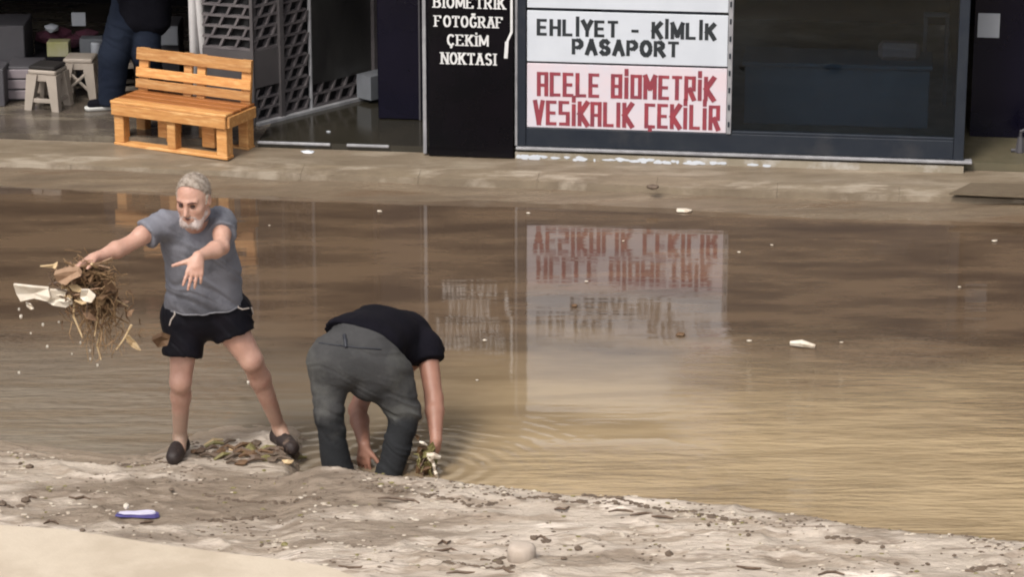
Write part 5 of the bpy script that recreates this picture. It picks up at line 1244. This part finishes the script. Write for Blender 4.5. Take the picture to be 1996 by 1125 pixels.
# scraps floating on the water
flo = [(525, 440, 9, 'white'), (740, 412, 20, 'white'), (990, 375, 12, 'white'), (1030, 416, 16, 'white'), (1335, 411, 60, 'white'), (1143, 549, 14, 'white'), (1441, 492, 14, 'white'), (1505, 478, 12, 'white'), (1938, 470, 22, 'white'), (1640, 668, 12, 'white'), (945, 664, 16, 'white'), (1460, 665, 16, 'white'),
       (1270, 405, 10, 'white'), (905, 434, 22, 'white'), (1870, 560, 12, 'white'), (1560, 600, 10, 'white'), (930, 742, 10, 'white'), (1500, 700, 9, 'white'), (1215, 470, 9, 'white'), (560, 398, 10, 'white'), (540, 550, 12, 'white'), (150, 430, 8, 'white'), (1710, 640, 10, 'white'), (260, 575, 9, 'white')]
for k, (px, py, w, c_) in enumerate(flo[:12]+flo[14:19:2]):
    c = G(px, py, .004); l_ = w/390/2*.75
    Mr = Matrix.Rotation(rd.uniform(-.5, .5), 4, 'Z')
    MB().blob((c.x, c.y, .006), l_, k+40, .25, (1, .8, .28), Mr).based('floating_scrap', M['scrap_white'], describe(('tiny' if w < 11 else 'small' if w < 17 else 'long')+' whitish scrap floating', px, py, WATERMARKS), 'scrap', 'whitish scraps floating on the flood')
c = G(1565, 676, .006)
q = MB().tube([c+Vector((-.065, .03, .01)), c+Vector((-.01, 0, .02)), c+Vector((.065, -.02, .008))], [.014, .022, .012], 6); q.based('floating_bottle', M['scrap_white'], 'largest white crumpled scrap floating right of the sign reflection', 'scrap')
c = G(1326, 652, .006); MB().blob(c, .022, 5, .2, (1.3, 1, .5)).based('dark_leaf', M['rot'], 'dark leaf floating on the pale reflection of the sign', 'leaf')
c = G(1120, 596, .006); MB().blob(c, .018, 6, .2, (1, 1, .5)).based('dark_leaf', M['rot'], 'dark leaf floating on the left half of the sign reflection', 'leaf')
c = G(1272, 362, PZ); MB().blob(c+Vector((0, 0, -.005)), .035, 8, .2, (1.3, 1, .5)).based('clod', M['clod'], 'dark clod on the kerb under the sign boards', 'clod')
c = G(176, 263, PZ+.015); mb = MB(); mb.tube([c+Vector((-.05, 0, .0)), c, c+Vector((.07, .05, .01))], [.016, .022, .010], 6); mb.tube([c+Vector((-.07, .03, .0)), c+Vector((-.02, .02, 0))], .008, 5)
mb.based('paper_scrap', M['white_panel'], 'crumpled white paper scrap on the pavement left of the bench', 'scrap')
for px, py, w in ((600, 296, 24), (638, 290, 10), (640, 256, 9), (895, 303, 18)):
    c = G(px, py, PZ+.005 if py > 280 else FLOOR+.004); MB().blob(c, w/285/2, px, .25, (1.2, .8, .3)).based('litter_scrap', M['white_panel'], {600: 'white scrap on the pavement right of the bench', 638: 'tiny white scrap on the pavement before the steel pole', 640: 'white speck on the dark wet lobby floor', 895: 'white scrap on the pavement under the black sign'}[px], 'scrap', 'white scraps by the lobby threshold')
MBx = None
# violet slipper-like plastic piece in the mud
c = on_bank(268, 1008)+Vector((0, 0, .004)); vp = thing('plastic_piece', 'violet and white flat plastic piece lying on the damp mud, bottom left', 'plastic', c, R(-6))
q = MB(); st = [(-.105, .016), (-.07, .030), (-.02, .024), (.05, .028), (.09, .022), (.106, .008)]
for m_, z0, z1, sc, nm in ((M['blue_plastic'], .0, .013, 1.0, 'lower_shell'), (M['pale_violet'], .014, .020, .84, 'upper_shell')):
    q = MB(); pl = [(x*sc, y*sc) for x, y in st]+[(x*sc, -y*sc*.9) for x, y in reversed(st)]; n_ = len(pl)
    q.add([Vector((x, y, z0)) for x, y in pl]+[Vector((x*.96, y*.9, z1+.006*math.sin(x*20))) for x, y in pl], [tuple(range(n_, 2*n_)), tuple(reversed(range(n_)))]+[(i, (i+1) % n_, n_+(i+1) % n_, n_+i) for i in range(n_)]); q.make(nm, m_, vp)
MB().blob((-.06, .03, .035), .016, 2, .1).make('cap', M['scrap_white'], vp)
# pale tub half sunk in the mud
c = on_bank(1017, 1088); MB().lathe([(.066, -.03), (.064, .045), (.058, .058), (.045, .066), (.02, .068)], c, 22).based('sunken_tub', M['tub'], 'pale round upturned tub half sunk in the mud, bottom centre', 'tub', smooth=True)
# dark bits you can pick out on the bank
bits = [(58, 912, 24, 'b'), (40, 905, 14, 'b'), (62, 972, 22, 't'), (155, 973, 44, 't'), (50, 978, 30, 'b'), (4, 985, 26, 'b'), (334, 957, 16, 'b'), (285, 1022, 26, 't'), (100, 1022, 30, 't'), (160, 1036, 18, 'b'), (240, 1030, 10, 'b'), (690, 1108, 60, 't'), (510, 1066, 12, 'b'), (555, 1064, 24, 'r'),
        (740, 1107, 12, 'b'), (770, 962, 18, 'b'), (765, 974, 60, 't'), (800, 978, 36, 't'), (740, 985, 14, 'b'), (870, 1075, 50, 't'), (866, 1060, 24, 't'), (850, 1055, 18, 'b'), (945, 1060, 12, 'b'), (915, 976, 10, 'b'), (1006, 969, 22, 'b'), (1107, 975, 34, 't'), (1135, 982, 26, 't'), (1095, 994, 30, 't'), (1210, 998, 50, 't'),
        (1250, 1004, 46, 't'), (1290, 1010, 40, 't'), (1217, 985, 9, 'b'), (1363, 1009, 11, 'b'), (1381, 1025, 12, 'b'), (1485, 1024, 14, 'b'), (1458, 1045, 14, 'b'), (1720, 1069, 15, 'b'), (1820, 1046, 12, 'b'), (1952, 1060, 16, 'b'), (1748, 1102, 16, 'b'), (1808, 1102, 14, 'b'), (1460, 1109, 46, 't'), (1305, 1084, 30, 'b'),
        (1128, 1073, 24, 'b'), (1100, 1091, 18, 'b'), (1175, 1067, 10, 'b'), (1310, 1112, 14, 'b'), (975, 1100, 26, 'b'), (985, 1115, 40, 't'), (900, 1118, 60, 't'), (910, 1110, 14, 'b'), (1040, 1051, 20, 'b'), (1058, 1052, 24, 't'), (985, 1049, 14, 'b'), (1620, 1122, 50, 't'), (1860, 1085, 12, 'b')]
places = lambda x, y: ('left part of the bank' if x < 420 else 'bank under the two men' if x < 800 else 'middle of the bank' if x < 1350 else 'right part of the bank')
for k, (px, py, w, ty_) in enumerate(bits):
    c = on_bank(px, py); l_ = w/385/2*(.9 if ty_ == 't' else .68)
    if ty_ == 't':
        pts = [c+Vector((-l_, rd.uniform(-.02, .02), .004)), c+Vector((-l_*.3, rd.uniform(-.02, .02), .010)), c+Vector((l_*.4, rd.uniform(-.02, .02), .008)), c+Vector((l_, rd.uniform(-.03, .03), .004))]
        MB().tube(pts, [.004, .007, .007, .004], 5).based('wet_twig', M['twig'], describe(('short' if w < 31 else 'long')+' dark wet twig', px, py, BANKMARKS), 'twig', 'twigs in the mud, '+places(px, py))
    else:
        MB().blob(c+Vector((0, 0, l_*.3)), l_, k, .3, (1, .9, .6)).based('mud_clod', M['clod'] if ty_ == 'b' else M['leaf_olive'], describe(('tiny' if w < 13 else 'small' if w < 19 else 'larger')+' dark clod', px, py, BANKMARKS), 'clod', 'clods in the mud, '+places(px, py))
# rubbish heap around the thrower's right shoe
heap = [(rd.gauss(500, 55), rd.gauss(886, 10)) for _ in range(34)]+[(418, 872), (432, 884), (405, 893), (452, 880), (470, 888), (488, 878), (500, 890), (474, 872), (515, 896), (530, 892), (548, 900), (562, 905), (585, 900), (575, 888), (600, 876), (498, 868), (455, 895), (540, 886), (560, 880), (590, 866), (445, 868), (522, 880)]
HEAPMARKS = [((356, 884), "the thrower's front shoe"), ((555, 862), "the thrower's right shoe"), ((640, 900), "the bending man's left trouser leg"), ((520, 832), 'the far edge of the mud mound'), ((470, 915), 'the middle of the near mud')]
NAME_OF = {'dark_clod': 'dark', 'rotten_leaf': 'brown', 'wet_twig': 'blackish', 'olive_leaf': 'olive', 'pale_straw': 'straw coloured', 'pale_pebble': 'pale'}
for k, (px, py) in enumerate(heap):
    c = on_bank(px, py); m_ = rd.choice((M['clod'], M['clod'], M['rot'], M['twig'], M['rot'], M['leaf_olive'], M['clod'], M['twig'], M['straw_pale']))
    if k % 2:
        MB().blob(c+Vector((0, 0, .01)), rd.uniform(.018, .032), k+90, .35, (1.2, .9, .7)).based('leaf_lump', m_, describe(NAME_OF[m_.name]+' sodden lump', px, py, HEAPMARKS), 'leaves', 'litter around the thrower\'s shoes')
    else:
        a = rd.uniform(-.6, .6); l_ = rd.uniform(.03, .06); d = Vector((math.cos(a), math.sin(a), .1))*l_
        MB().tube([c-d+Vector((0, 0, .01)), c+Vector((0, 0, .025)), c+d+Vector((0, 0, .012))], [.007, .012, .006], 5).based('litter_twig', m_, describe(NAME_OF[m_.name]+' bent twig', px, py, HEAPMARKS), 'twig', 'litter around the thrower\'s shoes')
# thin lines of dark litter left by the falling water
LINES = [[(715, 972), (760, 975), (850, 986), (930, 1000), (985, 990), (1060, 984), (1110, 993), (1160, 996), (1215, 1004)], [(1130, 975), (1150, 983), (1200, 990), (1245, 1002), (1300, 1008), (1380, 1020), (1440, 1030)], [(205, 884), (260, 890), (310, 886), (330, 896)], [(395, 952), (470, 966), (560, 980), (620, 985)], [(380, 1006), (440, 1008), (540, 1000)], [(870, 1112), (925, 1116), (985, 1120), (1000, 1113)], [(940, 1098), (985, 1096), (960, 1104)], [(1600, 1060), (1660, 1068), (1690, 1074)], [(0, 972), (30, 980), (52, 973)], [(1040, 1050), (1060, 1062), (1075, 1075)], [(1880, 1120), (1930, 1112), (1980, 1118)]]
r4 = random.Random(77); q = MB(); LP = []
for ln_ in LINES:
    for a, b_ in zip(ln_[:-1], ln_[1:]):
        d = math.hypot(b_[0]-a[0], b_[1]-a[1])
        for i in range(int(d/2.6)):
            if r4.random() < .25: continue
            t = r4.random(); LP.append(G(a[0]+(b_[0]-a[0])*t+r4.gauss(0, 2), a[1]+(b_[1]-a[1])*t+r4.gauss(0, 1.6), .085))
LZ_ = bank_z(np.array([p.x for p in LP]), np.array([p.y for p in LP]))
for i, (p, z) in enumerate(zip(LP, LZ_)): q.blob((p.x, p.y, float(z)+.001), r4.uniform(.004, .013), i, .4, (r4.uniform(1, 2), 1, .55))
q.make('litter_lines', M['clod'], kind='stuff')
# crumbs nobody could count
for nm, m_, N, seed, rr_ in (('mud_crumbs', M['clod'], 1100, 5, (.002, .0065)), ('pale_grit', M['pebble'], 600, 6, (.003, .009)), ('leaf_bits', M['leaf_olive'], 160, 7, (.003, .009))):
    r2 = random.Random(seed); pts = []
    while len(pts) < N:
        px, py = r2.uniform(-30, 2030), r2.uniform(850, 1140)
        e_ = np.interp(px, [a for a, b in EDGE_L if a < 640]+[a for a, b in EDGE_R if a > 640], [b for a, b in EDGE_L if a < 640]+[b for a, b in EDGE_R if a > 640])
        if py < e_+6: continue
        dens = vnoise(np.array([px*.011]), np.array([py*.03]), seed, 3)[0]
        strip = math.exp(-((py-(e_+22+18*math.sin(px*.01)))/10)**2)
        if px < 620: strip = math.exp(-((py-(e_+12))/9)**2)
        if r2.random() > .04+max(0, dens)*.9+strip*.9: continue
        pts.append((px, py))
    q = MB(); P_ = [G(a, b, .06) for a, b in pts]; zz = bank_z(np.array([p.x for p in P_]), np.array([p.y for p in P_]))
    for k, (p, z) in enumerate(zip(P_, zz)): q.blob((p.x, p.y, float(z)+.002), r2.uniform(*rr_), k, .35, (r2.uniform(1, 2.2), 1, .6))
    o = q.make(nm, m_, kind='stuff')
